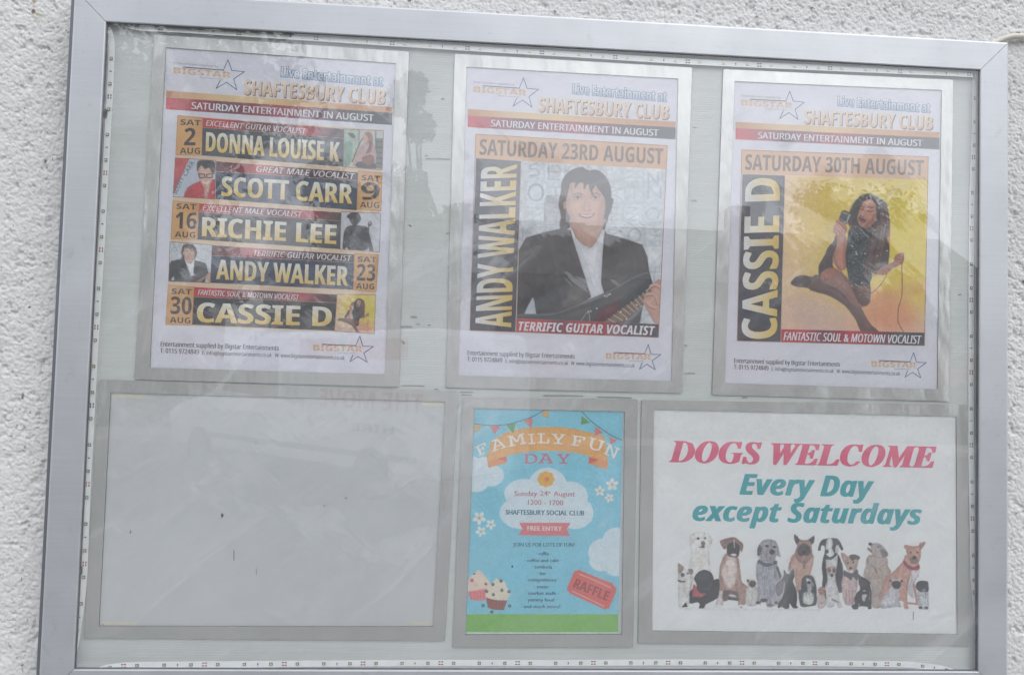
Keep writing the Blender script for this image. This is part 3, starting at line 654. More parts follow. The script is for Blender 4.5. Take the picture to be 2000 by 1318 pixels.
    g.poly([(345, 700), (370, 640), (420, 590), (450, 550), (480, 570), (530, 575), (555, 630), (590, 690), (575, 740), (540, 770), (430, 760), (360, 745)], (240, 228, 208), 1)
    g.poly([(352, 742), (450, 768), (560, 770), (528, 865), (430, 862), (368, 838)], (156, 84, 70), .9, 1, False)
    for k in range(5): g.line([(385 + k * 34, 765), (396 + k * 28, 850)], 6, (124, 62, 54), .8, .7, False)
    for x, y in ((500, 577), (508, 670), (423, 712), (578, 682), (420, 612), (356, 680), (322, 820), (585, 824), (408, 884)):
        g.ell(x, y, 16, 16, (66, 92, 96), 0, .8); g.ell(x, y, 6, 6, (150, 160, 150), 0, .7)
    g.ell(611, 435, 8, 12, (20, 24, 30), 0, .7)

def paint_dogs(g):
    g.I[:] = (241, 243, 243)
    W = (234, 234, 234); K = (38, 42, 50); T = (194, 146, 128); TL = (226, 196, 184)
    def eye(x, y, r=9, c=(30, 26, 28)): g.ell(x, y, r, r, c, 0, .7)
    A = lambda: g.z(1300, 1020, 6.59)
    B = lambda: g.z(1560, 1020, 6.59)
    A()
    # white retriever
    g.poly([(330, 150), (450, 120), (560, 150), (600, 220), (570, 300), (550, 380), (570, 560), (560, 700), (320, 700), (300, 560), (330, 380), (310, 240)], (244, 242, 238), 1.4)
    g.poly([(330, 150), (305, 220), (330, 290), (370, 230), (380, 160)], (216, 206, 200), 2, .7); g.poly([(560, 160), (602, 220), (580, 290), (548, 230)], (216, 206, 200), 2, .7)
    g.line([(310, 240), (330, 380), (300, 560)], 6, (200, 196, 190), 1.5, .6); g.line([(600, 230), (560, 380), (575, 560)], 6, (200, 196, 190), 1.5, .6)
    g.ell(420, 205, 17, 17, K); g.ell(510, 202, 15, 15, K); g.ell(482, 268, 28, 30, K); g.ell(478, 308, 24, 18, (80, 70, 74)); g.line([(430, 322), (470, 316), (500, 322)], 9, (60, 50, 54), .8); g.ell(450, 500, 90, 120, (226, 218, 204), 0, 8, .5)
    # brown and white boxer
    g.poly([(770, 400), (860, 420), (930, 440), (960, 600), (985, 760), (1060, 830), (1040, 960), (1015, 1060), (940, 1060), (925, 980), (740, 1005), (740, 900), (690, 900), (690, 620), (720, 500)], T, 1.2)
    g.poly([(800, 440), (880, 430), (920, 560), (900, 760), (830, 850), (760, 780), (720, 620), (770, 520)], (236, 214, 206), 1.6)
    g.poly([(690, 880), (745, 900), (735, 1060), (640, 1085), (660, 1000)], (232, 214, 206), 1.2); g.poly([(900, 760), (980, 760), (1005, 1060), (950, 1085), (920, 940)], T, 1.1)
    g.poly([(745, 880), (830, 870), (925, 900), (930, 1000), (820, 985), (745, 1008)], (120, 90, 92), 1.4, .9); g.ell(860, 940, 50, 16, W, 10, 1, .9); g.line([(810, 975), (930, 995)], 22, K, 1)
    g.poly([(700, 245), (780, 205), (880, 188), (950, 230), (1000, 290), (980, 380), (950, 330), (940, 430), (860, 445), (790, 420), (790, 330), (750, 340)], (162, 112, 102), 1.1)
    g.poly([(800, 290), (870, 250), (950, 300), (945, 400), (900, 438), (830, 430), (795, 380)], (44, 44, 52), 1.6); g.line([(880, 220), (885, 320)], 11, W, 1); g.ell(875, 415, 40, 17, (226, 216, 214), 4, 1); g.ell(875, 350, 30, 20, (26, 26, 32)); eye(835, 290, 11); eye(925, 290, 10)
    g.ell(975, 1070, 40, 16, W); g.ell(680, 1070, 44, 18, W)
    # small white and tan at far left
    g.poly([(165, 600), (300, 600), (360, 620), (350, 760), (320, 880), (300, 1000), (290, 1080), (180, 1085), (162, 1000), (162, 700)], (228, 226, 222), 1.3)
    g.poly([(160, 528), (205, 545), (235, 580), (205, 640), (165, 640)], (170, 130, 112), 1.2); g.poly([(295, 600), (345, 598), (355, 640), (320, 670), (300, 640)], (150, 128, 116), 1.2); g.ell(218, 672, 26, 26, (72, 70, 76)); g.ell(284, 652, 11, 11, K); g.line([(165, 745), (205, 760), (245, 755)], 20, (60, 56, 60), 1); g.poly([(205, 1085), (260, 1025), (288, 1085)], K, .9, 1, False)
    g.line([(170, 840), (230, 900), (210, 1000)], 16, (200, 196, 192), 3, .6)
    # black puppy with red scarf
    g.poly([(640, 730), (690, 760), (680, 940), (620, 1000), (520, 1050), (490, 1098), (430, 1098), (440, 1050), (400, 1025), (315, 1040), (310, 960), (340, 860)], (36, 40, 46), 1.1)
    g.poly([(365, 790), (345, 940), (400, 958), (470, 955), (525, 910), (440, 900)], (226, 76, 84), 1)
    g.poly([(365, 715), (420, 640), (500, 606), (580, 640), (620, 720), (600, 840), (540, 885), (460, 905), (410, 850), (390, 770)], (46, 52, 60), 1.1); g.line([(580, 770), (570, 840), (500, 850)], 8, (110, 118, 126), 1.2, .7); g.ell(500, 700, 80, 50, (64, 72, 80), 0, 6, .6)
    # small pale pup
    g.poly([(1050, 830), (1170, 830), (1190, 920), (1170, 1060), (1040, 1060), (1030, 930)], (220, 216, 210), 1.2); g.ell(1112, 785, 58, 56, (206, 192, 182), 0, 1); g.ell(1118, 790, 46, 42, (84, 70, 72), 0, 1.3); g.ell(1060, 750, 16, 20, (96, 80, 80), 0, 1); eye(1090, 772, 8); eye(1140, 772, 8); g.ell(1110, 805, 12, 10, (30, 26, 28)); g.line([(1108, 900), (1110, 1050)], 8, (190, 184, 180), 2, .6)
    # grey shaggy dog
    g.poly([(1200, 480), (1400, 480), (1440, 600), (1480, 700), (1530, 800), (1500, 940), (1440, 1050), (1390, 1080), (1310, 1080), (1290, 1000), (1200, 1040), (1160, 1040), (1190, 900), (1165, 640)], (176, 176, 188), 1.6)
    g.poly([(1180, 400), (1200, 290), (1260, 225), (1350, 215), (1430, 260), (1470, 400), (1480, 450), (1430, 420), (1400, 480), (1300, 500), (1220, 470), (1215, 410)], (168, 164, 168), 1.6)
    rnd = random.Random(5)
    for k in range(110):
        x = 1180 + 270 * rnd.random(); y = 250 + 780 * rnd.random(); g.line([(x, y), (x + rnd.uniform(-16, 16), y + 60)], 7, rnd.choice(((110, 110, 124), (204, 202, 208), (134, 132, 144), (86, 88, 102))), 1.1, .5)
    g.poly([(1200, 290), (1180, 410), (1215, 420), (1240, 330)], (104, 100, 108), 1.3); g.ell(1305, 300, 24, 16, (60, 54, 60), 0, 1.2); g.ell(1400, 315, 20, 15, (60, 54, 60), 0, 1.2); g.ell(1370, 378, 36, 34, (60, 54, 62), 0, 1.3); g.ell(1300, 380, 40, 24, (196, 150, 144), 0, 4, .6)
    g.line([(1205, 500), (1300, 545), (1415, 510)], 44, (78, 84, 98), 1.4, .9); g.ell(1365, 512, 20, 18, (150, 158, 172)); g.line([(1440, 580), (1480, 700)], 30, (62, 64, 76), 1.4, .8); g.poly([(1420, 800), (1520, 740), (1500, 900), (1440, 940)], (70, 68, 80), 1.5, .8)
    g.ell(1265, 1000, 44, 24, (84, 82, 94), 0, 1.2); g.ell(1350, 1062, 44, 22, (130, 112, 116), 0, 1.2); g.ell(1190, 1030, 30, 20, (88, 86, 96)); g.ell(1425, 1030, 26, 22, (70, 66, 74))
    # shepherd
    g.poly([(1660, 400), (1880, 400), (1900, 520), (1860, 680), (1850, 900), (1700, 900), (1660, 700), (1580, 620), (1600, 500)], (214, 162, 140), 1.5)
    g.line([(1600, 520), (1600, 600)], 14, (120, 88, 82), 2, .7); g.ell(1800, 760, 120, 130, (222, 166, 138), 0, 8, .5)
    g.poly([(1658, 148), (1730, 215), (1800, 225), (1840, 215), (1910, 168), (1912, 240), (1880, 300), (1890, 420), (1850, 490), (1790, 530), (1700, 490), (1660, 400), (1690, 300), (1660, 230)], (182, 134, 116), 1.1)
    g.poly([(1660, 155), (1725, 220), (1690, 270), (1665, 230)], (70, 66, 74), 1.1); g.poly([(1908, 172), (1845, 222), (1890, 270), (1910, 230)], (74, 70, 80), 1.1)
    g.poly([(1720, 300), (1780, 270), (1850, 310), (1860, 400), (1790, 440), (1720, 420), (1695, 380)], (66, 58, 62), 2, .9); g.ell(1785, 380, 26, 18, (28, 26, 30)); eye(1740, 318, 10); eye(1835, 318, 10); g.poly([(1750, 428), (1810, 425), (1790, 480), (1778, 500), (1765, 480)], (222, 140, 142), 1); g.line([(1785, 500), (1780, 580)], 30, (120, 86, 78), 3, .7)
    # black pointed-ear dog, back view
    g.poly([(1525, 608), (1560, 655), (1600, 650), (1645, 588), (1655, 690), (1640, 760), (1680, 860), (1695, 960), (1685, 1060), (1705, 1095), (1640, 1098), (1600, 1040), (1580, 1105), (1535, 1105), (1500, 1085), (1450, 1095), (1450, 1040), (1500, 960), (1530, 860), (1530, 760), (1495, 740), (1520, 680)], (30, 32, 36), 1)
    # black and white spaniel
    g.poly([(1750, 760), (1770, 700), (1830, 676), (1900, 700), (1935, 800), (1945, 900), (1940, 1050), (1860, 1075), (1750, 1080), (1720, 1000), (1710, 880), (1740, 860)], (78, 84, 96), 1.3)
    g.poly([(1810, 720), (1870, 740), (1880, 860), (1830, 900), (1820, 800)], W, 1.4); g.poly([(1780, 900), (1880, 890), (1910, 960), (1880, 1050), (1780, 1040), (1765, 970)], (226, 226, 222), 1.6); g.ell(1845, 770, 24, 20, K); g.ell(1895, 790, 14, 30, (160, 164, 172), -20, 1.4)
    for k in range(20): g.line([(1755 + k * 9, 720 + (k % 5) * 20), (1750 + k * 10, 900 + (k % 4) * 30)], 5, (44, 48, 58), 1.2, .4)
    B()
    # great dane
    g.poly([(350, 380), (480, 380), (540, 480), (570, 620), (560, 860), (550, 900), (320, 860), (310, 700), (298, 560), (320, 440)], (50, 54, 62), 1.1)
    g.poly([(360, 470), (470, 440), (500, 380), (500, 500), (470, 620), (360, 600), (350, 520)], (230, 230, 228), 1)
    g.poly([(370, 205), (440, 200), (500, 210), (545, 270), (573, 340), (545, 355), (510, 290), (490, 330), (480, 400), (430, 440), (370, 430), (340, 370), (330, 300), (290, 300), (280, 355), (250, 355), (258, 300), (300, 225)], (56, 58, 66), 1.1)
    g.poly([(365, 215), (420, 205), (440, 260), (430, 330), (460, 400), (420, 440), (370, 432), (345, 370), (350, 290)], (234, 234, 232), 1.2); g.ell(360, 372, 27, 27, (64, 60, 66)); g.poly([(480, 295), (520, 300), (510, 370), (470, 390)], W, 1.2); g.line([(340, 455), (410, 470), (480, 420)], 14, (60, 62, 72), 1)
    # jack russell
    g.poly([(365, 600), (460, 640), (480, 760), (510, 880), (530, 1010), (560, 1080), (510, 1098), (480, 1020), (440, 1085), (360, 1080), (330, 960), (335, 840), (370, 740)], (224, 222, 224), 1.2)
    g.poly([(365, 575), (420, 560), (480, 570), (478, 650), (440, 700), (410, 695), (375, 640)], (214, 196, 186), 1.1); g.ell(390, 610, 26, 32, (166, 112, 96), 0, 1.4); g.ell(455, 615, 24, 30, (140, 92, 84), 0, 1.4); g.ell(425, 678, 17, 18, K); eye(402, 620, 8); eye(450, 622, 8); g.line([(430, 990), (460, 1000), (500, 1020)], 24, (120, 114, 122), 1.4, .8)
    # small cream pup
    g.poly([(245, 930), (330, 920), (350, 1000), (330, 1090), (250, 1095), (240, 1000)], (220, 200, 190), 1.2); g.poly([(245, 870), (280, 828), (320, 835), (352, 880), (345, 980), (320, 920), (270, 930)], (212, 150, 136), 1.1); g.line([(335, 880), (352, 980)], 10, (70, 62, 68), 1, .9); eye(275, 868, 7); eye(318, 872, 7); g.ell(292, 905, 12, 10, (120, 70, 66)); g.ell(292, 1030, 26, 18, (196, 150, 150), 0, 1.5, .8)
    # mongrel with one ear up
    g.poly([(590, 680), (720, 660), (760, 760), (740, 900), (700, 1050), (600, 1050), (560, 900), (550, 760)], (224, 186, 184), 1.5)
    g.poly([(585, 610), (640, 640), (740, 600), (765, 640), (750, 740), (700, 700), (670, 740), (620, 700), (575, 680)], (84, 86, 98), 1.4)
    g.poly([(545, 395), (585, 395), (640, 440), (720, 410), (785, 440), (770, 480), (760, 540), (740, 600), (680, 655), (630, 620), (595, 540), (560, 470)], (202, 166, 148), 1.1)
    g.poly([(548, 398), (580, 398), (630, 450), (600, 500), (562, 460)], (220, 168, 160), 1.2); g.poly([(650, 430), (720, 408), (782, 440), (775, 475), (730, 470), (690, 490)], (96, 82, 78), 1.2); eye(632, 520, 12, (70, 36, 32)); eye(704, 510, 12, (70, 36, 32)); g.ell(670, 588, 20, 18, (92, 50, 46)); g.ell(672, 630, 34, 20, W, 0, 1.4, .8)
    for x in (610, 650, 690): g.line([(x, 880), (x + 4, 1040)], 20, (160, 110, 112), 3, .6)
    # french bulldog
    g.poly([(765, 662), (800, 690), (860, 710), (915, 690), (955, 662), (955, 730), (920, 790), (935, 880), (950, 960), (935, 1060), (935, 1108), (890, 1108), (880, 1080), (770, 1080), (760, 1110), (705, 1112), (680, 1070), (720, 1040), (715, 980), (750, 900), (790, 860), (775, 780), (765, 720)], (44, 42, 48), 1)
    g.poly([(815, 930), (850, 918), (882, 935), (860, 975), (850, 1010), (820, 1000)], (214, 214, 218), .9); g.ell(845, 878, 18, 8, (190, 190, 190)); g.ell(775, 1055, 12, 12, (170, 160, 160)); g.ell(850, 790, 50, 40, (72, 66, 70), 0, 4, .7); g.line([(780, 690), (790, 740)], 14, (110, 76, 80), 1.4, .8); g.line([(935, 690), (920, 740)], 14, (120, 84, 84), 1.4, .8)
    # howling golden dog
    g.poly([(900, 420), (1120, 440), (1150, 560), (1190, 640), (1120, 760), (1080, 900), (1075, 1075), (945, 1075), (930, 800), (835, 690), (860, 560)], (196, 174, 160), 1.5)
    g.poly([(905, 260), (945, 265), (1010, 265), (1080, 300), (1140, 380), (1140, 430), (1090, 450), (1010, 460), (960, 430), (925, 380), (885, 345), (900, 320), (935, 335)], (192, 168, 162), 1.2)
    g.ell(920, 275, 24, 20, (54, 52, 58)); g.line([(885, 330), (940, 375)], 14, (84, 74, 78), 1, .9); g.ell(1022, 312, 14, 10, (56, 46, 56)); g.poly([(1070, 340), (1145, 390), (1140, 435), (1090, 435), (1060, 400)], (132, 112, 110), 1.6, .9); g.line([(930, 540), (980, 580), (1000, 640)], 16, (110, 92, 110), 1.4, .8)
    for k in range(40):
        x = 900 + 230 * rnd.random(); y = 500 + 500 * rnd.random(); g.line([(x, y), (x + 6, y + 50)], 7, rnd.choice(((146, 116, 98), (206, 182, 164))), 1.2, .5)
    g.line([(970, 740), (1060, 750)], 12, (214, 206, 200), 1.6, .8)
    # orange dog with red collar
    g.poly([(1380, 420), (1540, 520), (1550, 600), (1460, 640), (1420, 760), (1400, 900), (1400, 1060), (1420, 1100), (1360, 1108), (1330, 1000), (1200, 1060), (1060, 1060), (1070, 880), (1110, 720), (1230, 620), (1340, 500)], (222, 156, 134), 1.3)
    g.poly([(1450, 600), (1550, 580), (1545, 680), (1500, 760), (1470, 870), (1480, 970), (1430, 940), (1400, 860), (1440, 740)], (222, 214, 218), 1.3); g.line([(1480, 800), (1510, 950), (1530, 1040)], 34, (198, 130, 112), 1.4, .9); g.line([(1400, 1035), (1520, 1045)], 26, (204, 130, 124), 1.3)
    g.poly([(1350, 310), (1380, 285), (1450, 300), (1530, 300), (1560, 265), (1630, 245), (1610, 300), (1575, 350), (1570, 440), (1540, 520), (1470, 530), (1420, 480), (1390, 400), (1380, 340)], (220, 154, 132), 1.1)
    g.poly([(1540, 300), (1625, 250), (1600, 300), (1570, 340)], (186, 130, 134), 1.2, .9); g.ell(1488, 452, 27, 26, (56, 48, 52)); g.poly([(1425, 470), (1470, 440), (1540, 480), (1520, 525), (1460, 520)], (110, 92, 90), 1.6, .7); g.ell(1488, 455, 26, 24, (50, 42, 46)); eye(1440, 384, 13, (100, 66, 50)); eye(1530, 384, 13, (100, 66, 50))
    g.poly([(1350, 480), (1410, 540), (1480, 570), (1545, 545), (1548, 600), (1480, 612), (1400, 590), (1350, 530)], (196, 60, 74), 1)
    # pug
    g.poly([(1190, 820), (1300, 800), (1300, 900), (1290, 1000), (1320, 1070), (1300, 1095), (1260, 1080), (1150, 1100), (1060, 1100), (1055, 1040), (1090, 960), (1140, 890)], (206, 204, 214), 1.2)
    g.poly([(1175, 740), (1210, 718), (1290, 722), (1335, 750), (1320, 800), (1290, 850), (1220, 850), (1195, 800)], (206, 194, 188), 1.1); g.poly([(1200, 765), (1260, 750), (1312, 770), (1300, 830), (1260, 850), (1215, 830)], (48, 46, 52), 1.2); g.ell(1180, 748, 16, 18, (90, 70, 74)); g.ell(1325, 752, 16, 20, (90, 70, 74))
    # speckled puppy
    g.poly([(1535, 880), (1660, 880), (1672, 960), (1670, 1110), (1600, 1115), (1550, 1110), (1530, 990)], (204, 208, 214), 1.3); g.poly([(1510, 800), (1540, 758), (1610, 748), (1665, 770), (1668, 880), (1620, 890), (1560, 890), (1515, 850)], (44, 50, 58), 1.1); g.ell(1610, 870, 30, 20, (130, 130, 138), 0, 1.6)
    for k in range(30): g.ell(1540 + 120 * rnd.random(), 910 + 150 * rnd.random(), 6, 5, (110, 116, 126), 0, .8, .8)
    g.ell(1568, 1094, 24, 16, (40, 42, 50)); g.ell(1640, 1094, 24, 16, (40, 42, 50))
    # a soft grey ground under the paws and a black nick below them
    g.z(1300, 1020, 6.59)
    g.line([(180, 1105), (700, 1112), (1400, 1118), (1980, 1120)], 16, (200, 202, 206), 4, .4)
    g.z(1560, 1020, 6.59)
    g.line([(1476, 1150), (1474, 1245)], 9, (60, 62, 66), .8, 1, False)

# ------------------------------------------------------------ lettering
def style(t, st):
    if st == 'reg': return t
    B = {'serif': (0x1D400, 0x1D41A, 0x1D7CE), 'serifi': (0x1D468, 0x1D482, None), 'sansb': (0x1D5D4, 0x1D5EE, 0x1D7EC), 'sans': (0x1D5A0, 0x1D5BA, 0x1D7E2),
         'sansi': (0x1D608, 0x1D622, None), 'sansbi': (0x1D63C, 0x1D656, None), 'mono': (0x1D670, 0x1D68A, 0x1D7F6)}[st]
    r = ''
    for c in t:
        if 'A' <= c <= 'Z': r += chr(B[0] + ord(c) - 65)
        elif 'a' <= c <= 'z': r += chr(B[1] + ord(c) - 97)
        elif c.isdigit() and B[2]: r += chr(B[2] + ord(c) - 48)
        else: r += c
    return r
_gc = {}
_c = bpy.data.curves.new('lettering', 'FONT'); _c.size = 1; _c.resolution_u = 2
_gf = (_c, bpy.data.objects.new('lettering', _c))      # never linked to the scene: only lends its outlines
def glyph_mesh(t, st, space=1.0):
    k = (t, st, space)
    if k in _gc: return _gc[k]
    c, o = _gf; c.body = style(t, st); c.space_character = space
    me = bpy.data.meshes.new_from_object(o)
    V = np.empty(len(me.vertices) * 3); me.vertices.foreach_get('co', V); V = V.reshape(-1, 3)[:, :2]
    F = [tuple(p.vertices) for p in me.polygons]
    bpy.data.meshes.remove(me)
    _gc[k] = (V, F); return V, F
def cap_height(st):
    V, F = glyph_mesh('H', st); return V[:, 1].max()

# all the wording is outlined in one go (one line of one text object per phrase)
PHRASES = [('1200 - 1700', 'reg'), ('16', 'sansb'), ('2', 'sansb'), ('23', 'sansb'), ('30', 'sansb'), ('9', 'sansb'), ('A', 'mono'), ('ANDY WALKER', 'sansb'), ('AUG', 'sansb'), ('August', 'reg'), ('BIGSTAR', 'sansb'), ('CARR', 'reg'), ('CASSIE D', 'sansb'), ('D', 'mono'), ('DOGS WELCOME', 'serifi'), ('DONNA LOUISE K', 'sansb'), ('E: info@bigstarentertainments.co.uk', 'sans'), ('EXCELLENT GUITAR VOCALIST', 'sansi'), ('EXCELLENT MALE VOCALIST', 'sansi'), ('Entertainment supplied by', 'sans'), ('Entertainment supplied by Bigstar Entertainments', 'sans'), ('Entertainments', 'reg'), ('Every Day', 'sansbi'), ('F', 'mono'), ('FANTASTIC SOUL & MOTOWN VOCALIST', 'sansi'), ('FREE ENTRY', 'reg'), ('GREAT MALE VOCALIST', 'sansi'), ('H', 'mono'), ('H', 'reg'), ('H', 'sans'), ('H', 'sansb'), ('H', 'sansbi'), ('H', 'sansi'), ('H', 'serifi'), ('HIRE', 'sansb'), ('I', 'mono'), ('JOIN US FOR LOTS OF FUN!', 'reg'), ('L', 'mono'), ('Live Entertainment at', 'sansb'), ('M', 'mono'), ('N', 'mono'), ('RAFFLE', 'sansb'), ('RICHIE LEE', 'sansb'), ('SAT', 'sansb'), ('SATURDAY 23RD AUGUST', 'sansb'), ('SATURDAY 30TH AUGUST', 'sansb'), ('SATURDAY ENTERTAINMENT IN AUGUST', 'sans'), ('SCOTT', 'reg'), ('SCOTT CARR', 'sansb'), ('SHAFTESBURY CLUB', 'sansb'), ('SHAFTESBURY SOCIAL CLUB', 'reg'), ('Sunday 24', 'reg'), ('T: 0115 9724849', 'sans'), ('TERRIFIC GUITAR VOCALIST', 'sansbi'), ('TERRIFIC GUITAR VOCALIST', 'sansi'), ('THE MOVE', 'sansb'), ('U', 'mono'), ('W: www.bigstarentertainments.co.uk', 'sans'), ('Y', 'mono'), ('and much more!', 'reg'), ('except Saturdays', 'sansbi'), ('th', 'reg'), ('· bar ·', 'reg'), ('· coffee and cake ·', 'reg'), ('· competitions ·', 'reg'), ('· market stalls ·', 'reg'), ('· music ·', 'reg'), ('· raffle ·', 'reg'), ('· tombola ·', 'reg'), ('· yummy food ·', 'reg')]
def outline_all():
    c, o = _gf; c.space_line = 4; c.body = '\n'.join(style(t, st) for t, st in PHRASES)
    me = bpy.data.meshes.new_from_object(o); c.space_line = 1
    V = np.empty(len(me.vertices) * 3); me.vertices.foreach_get('co', V); V = V.reshape(-1, 3)[:, :2]
    row = np.round(-(V[:, 1] - .3) / 4).astype(int)
    F = [tuple(p.vertices) for p in me.polygons]; by = {}
    for f in F: by.setdefault(row[f[0]], []).append(f)
    for k, (t, st) in enumerate(PHRASES):
        ids = np.nonzero(row == k)[0]; m = {int(a): i for i, a in enumerate(ids)}
        W = V[ids].copy(); W[:, 1] += 4 * k
        _gc[(t, st, 1.0)] = (W, [tuple(m[a] for a in f) for f in by.get(k, [])])
    bpy.data.meshes.remove(me)
outline_all()
# ============================================================ the wall
def pebble(x, z):
    # roughcast: jittered stones thrown on, softened by paint
    h = np.zeros_like(x)
    for r, seed, amp in ((.0036, 1, .0012), (.0023, 2, .0010)):
        u, v = x / r, z / r
        iu, iv = np.floor(u).astype(np.int64), np.floor(v).astype(np.int64)
        best = np.zeros_like(x)
        for du in (-1, 0, 1):
            for dv in (-1, 0, 1):
                a, b = iu + du, iv + dv
                def hsh(k):
                    n = (a * 73856093 + b * 19349663 + (seed * 7 + k) * 83492791) & 0xffffffff
                    n = ((n ^ (n >> 15)) * 2246822519) & 0xffffffff
                    n = ((n ^ (n >> 13)) * 3266489917) & 0xffffffff
                    return ((n ^ (n >> 16)) & 0xffff) / 65535.
                px, pz, s = a + hsh(1), b + hsh(2), .45 + .75 * hsh(3)
                d2 = ((u - px) ** 2 + (v - pz) ** 2) / (s * s)
                best = np.maximum(best, s * np.clip(1 - d2, 0, 1) ** .8)
        h += amp * best
    h += .0016 * (fbm(x / .022, z / .022, 5) - .5) + .003 * (fbm(x / .12, z / .12, 8) - .5)
    h -= .0022 * np.clip(fbm(x / .009, z / .009, 11, 3) - .62, 0, 1) * 6
    return h
# a finely modelled field round the board, coarser beyond it, left open behind the board
fx = np.arange(-.22, 1.40, .00125); fz = np.arange(Z0 - .07, Z0 + .98, .00125)
xs = np.concatenate([np.linspace(-6, -1.0, 60), np.arange(-.99, -.225, .005), fx, np.arange(1.405, 2.3, .005), np.linspace(2.31, 8, 70)])
zs = np.concatenate([np.linspace(0, Z0 - .6, 20), np.arange(Z0 - .59, Z0 - .075, .005), fz, np.arange(Z0 + .985, Z0 + 1.5, .005), np.linspace(Z0 + 1.51, 5.2, 50)])
XX, ZZ = np.meshgrid(xs, zs)
P = np.stack([XX, -pebble(XX, ZZ), ZZ], -1)
xc, zc = (XX[:-1, :-1] + XX[1:, 1:]) / 2, (ZZ[:-1, :-1] + ZZ[1:, 1:]) / 2
hole = (xc > 0) & (xc < OW) & (zc > Z0) & (zc < Z0 + OH)
wall = gridmesh('wall', P, None, M_WALL, keep=~hole)
wall.data.flip_normals() if wall.data.polygons[0].normal.y > 0 else None
tag(wall, 'white painted roughcast wall that carries the notice board', kind='structure')

# ============================================================ the notice board
FW = .0425                      # face width of the aluminium profile
board = empty('notice_board', (OW / 2, -FRONT / 2, Z0), 'wall mounted silver aluminium framed notice case with glazed front', 'notice board')
out = [(-FW, Z0 - FW), (OW + FW, Z0 - FW), (OW + FW, Z0 + OH + FW), (-FW, Z0 + OH + FW)]
inw = [(1, 1), (-1, 1), (-1, -1), (1, -1)]
# profile: (distance in from the outer edge, y)
prof = [(.0, -.004), (.0, -FRONT + .0035), (.0010, -FRONT + .0012), (.0035, -FRONT), (FW - .0012, -FRONT), (FW - .0003, -FRONT + .0004), (FW, -FRONT + .0013), (FW, -FRONT + .0026), (FW - .001, -FRONT + .0026), (FW - .001, -FRONT + .018), (FW - .012, -.004)]
for i in range(4):
    j = (i + 1) % 4
    V = []
    dx, dz = np.sign(out[j][0] - out[i][0]), np.sign(out[j][1] - out[i][1])
    for k, s in ((i, 1), (j, -1)):
        for d, y in prof:
            V.append((out[k][0] + inw[k][0] * d + dx * s * .00035, y, out[k][1] + inw[k][1] * d + dz * s * .00035))
    n = len(prof)
    F = [(a, (a + 1) % n, (a + 1) % n + n, a + n) for a in range(n)] + [tuple(range(n)), tuple(range(2 * n - 1, n - 1, -1))]
    m = MB(); m.add(V, F); m.build('frame_rail', M_ALU, board)
b = MB(); b.box((-.012, -.030, Z0 - .012), (OW + .012, -.0065, Z0 + OH + .012))
# the back panel sits 14 mm behind the front face
DB = .0120
b = MB(); b.box((-.006, -FRONT + DB, Z0 - .006), (OW + .006, -FRONT + DB + .0025, Z0 + OH + .006)); b.build('back_panel', M_BACK, board)
b = MB()
for x0, x1, z0, z1 in ((-.031, -.028, Z0 - .03, Z0 + OH + .03), (OW + .028, OW + .031, Z0 - .03, Z0 + OH + .03), (-.028, OW + .028, Z0 - .03, Z0 - .027), (-.028, OW + .028, Z0 + OH + .027, Z0 + OH + .03)):
    b.box((x0, -FRONT + .012, z0), (x1, .003, z1))
b.build('case_side', M_CASE, board)
g = MB(); e = .0004  # gasket, broader at right and top to paint in the shaded return
for x0, x1, z0, z1 in ((0 + e, .0012, Z0 + e, Z0 + OH - e), (OW - .0022, OW - e, Z0 + e, Z0 + OH - e), (.0012, OW - .0022, Z0 + OH - .0022, Z0 + OH - e), (.0012, OW - .0022, Z0 + e, Z0 + .0010)):
    g.box((x0, -FRONT + .0030, z0), (x1, -FRONT + .0050, z1))
g.build('gasket_and_shade_line', M_BLACK, board)
mesh('glass_pane', [(-.0006, -FRONT + .0029, Z0 - .0006), (OW + .0006, -FRONT + .0029, Z0 - .0006), (OW + .0006, -FRONT + .0029, Z0 + OH + .0006), (-.0006, -FRONT + .0029, Z0 + OH + .0006)], [(0, 1, 2, 3)], board, M_GLASS)
M_WEB = plain('grey_web', (.42, .44, .48), .5)
# the rails' inner webs down to the back panel
for x0, x1, z0, z1 in ((-.002, -.0006, Z0 - .002, Z0 + OH + .002), (OW + .0006, OW + .002, Z0 - .002, Z0 + OH + .002), (-.0006, OW + .0006, Z0 - .002, Z0 - .0006), (-.0006, OW + .0006, Z0 + OH + .0006, Z0 + OH + .002)):
    b = MB(); b.box((x0, -FRONT + .0031, z0), (x1, -FRONT + DB - .0001, z1)); b.build('inner_web', M_WEB, board)
b = MB(); b.prism([(-FW - .0062, -FRONT + .0075), (-FW - .0050, -FRONT + .0060), (-FW - .0002, -FRONT + .0060), (-FW - .0002, -.003), (-FW - .0062, -.003)], Z0 - FW, Z0 + OH + FW, ax=2); b.build('dark_edge_strip', M_CASE, board)  # narrow dark strip added down the case's left outer edge

# black rubber stops on the left side
for p in ((203, 221), (154, 1114)):
    c = at(p, DB - .004)[0]
    b = MB(); b.prism([(c[0] - .004, c[2] - .006), (c[0] + .002, c[2] - .006), (c[0] + .0032, c[2] - .004), (c[0] + .0032, c[2] + .004), (c[0] + .002, c[2] + .006), (c[0] - .004, c[2] + .006)], c[1], c[1] + .004)
    b.build('rubber_stop', M_BLACK, board)

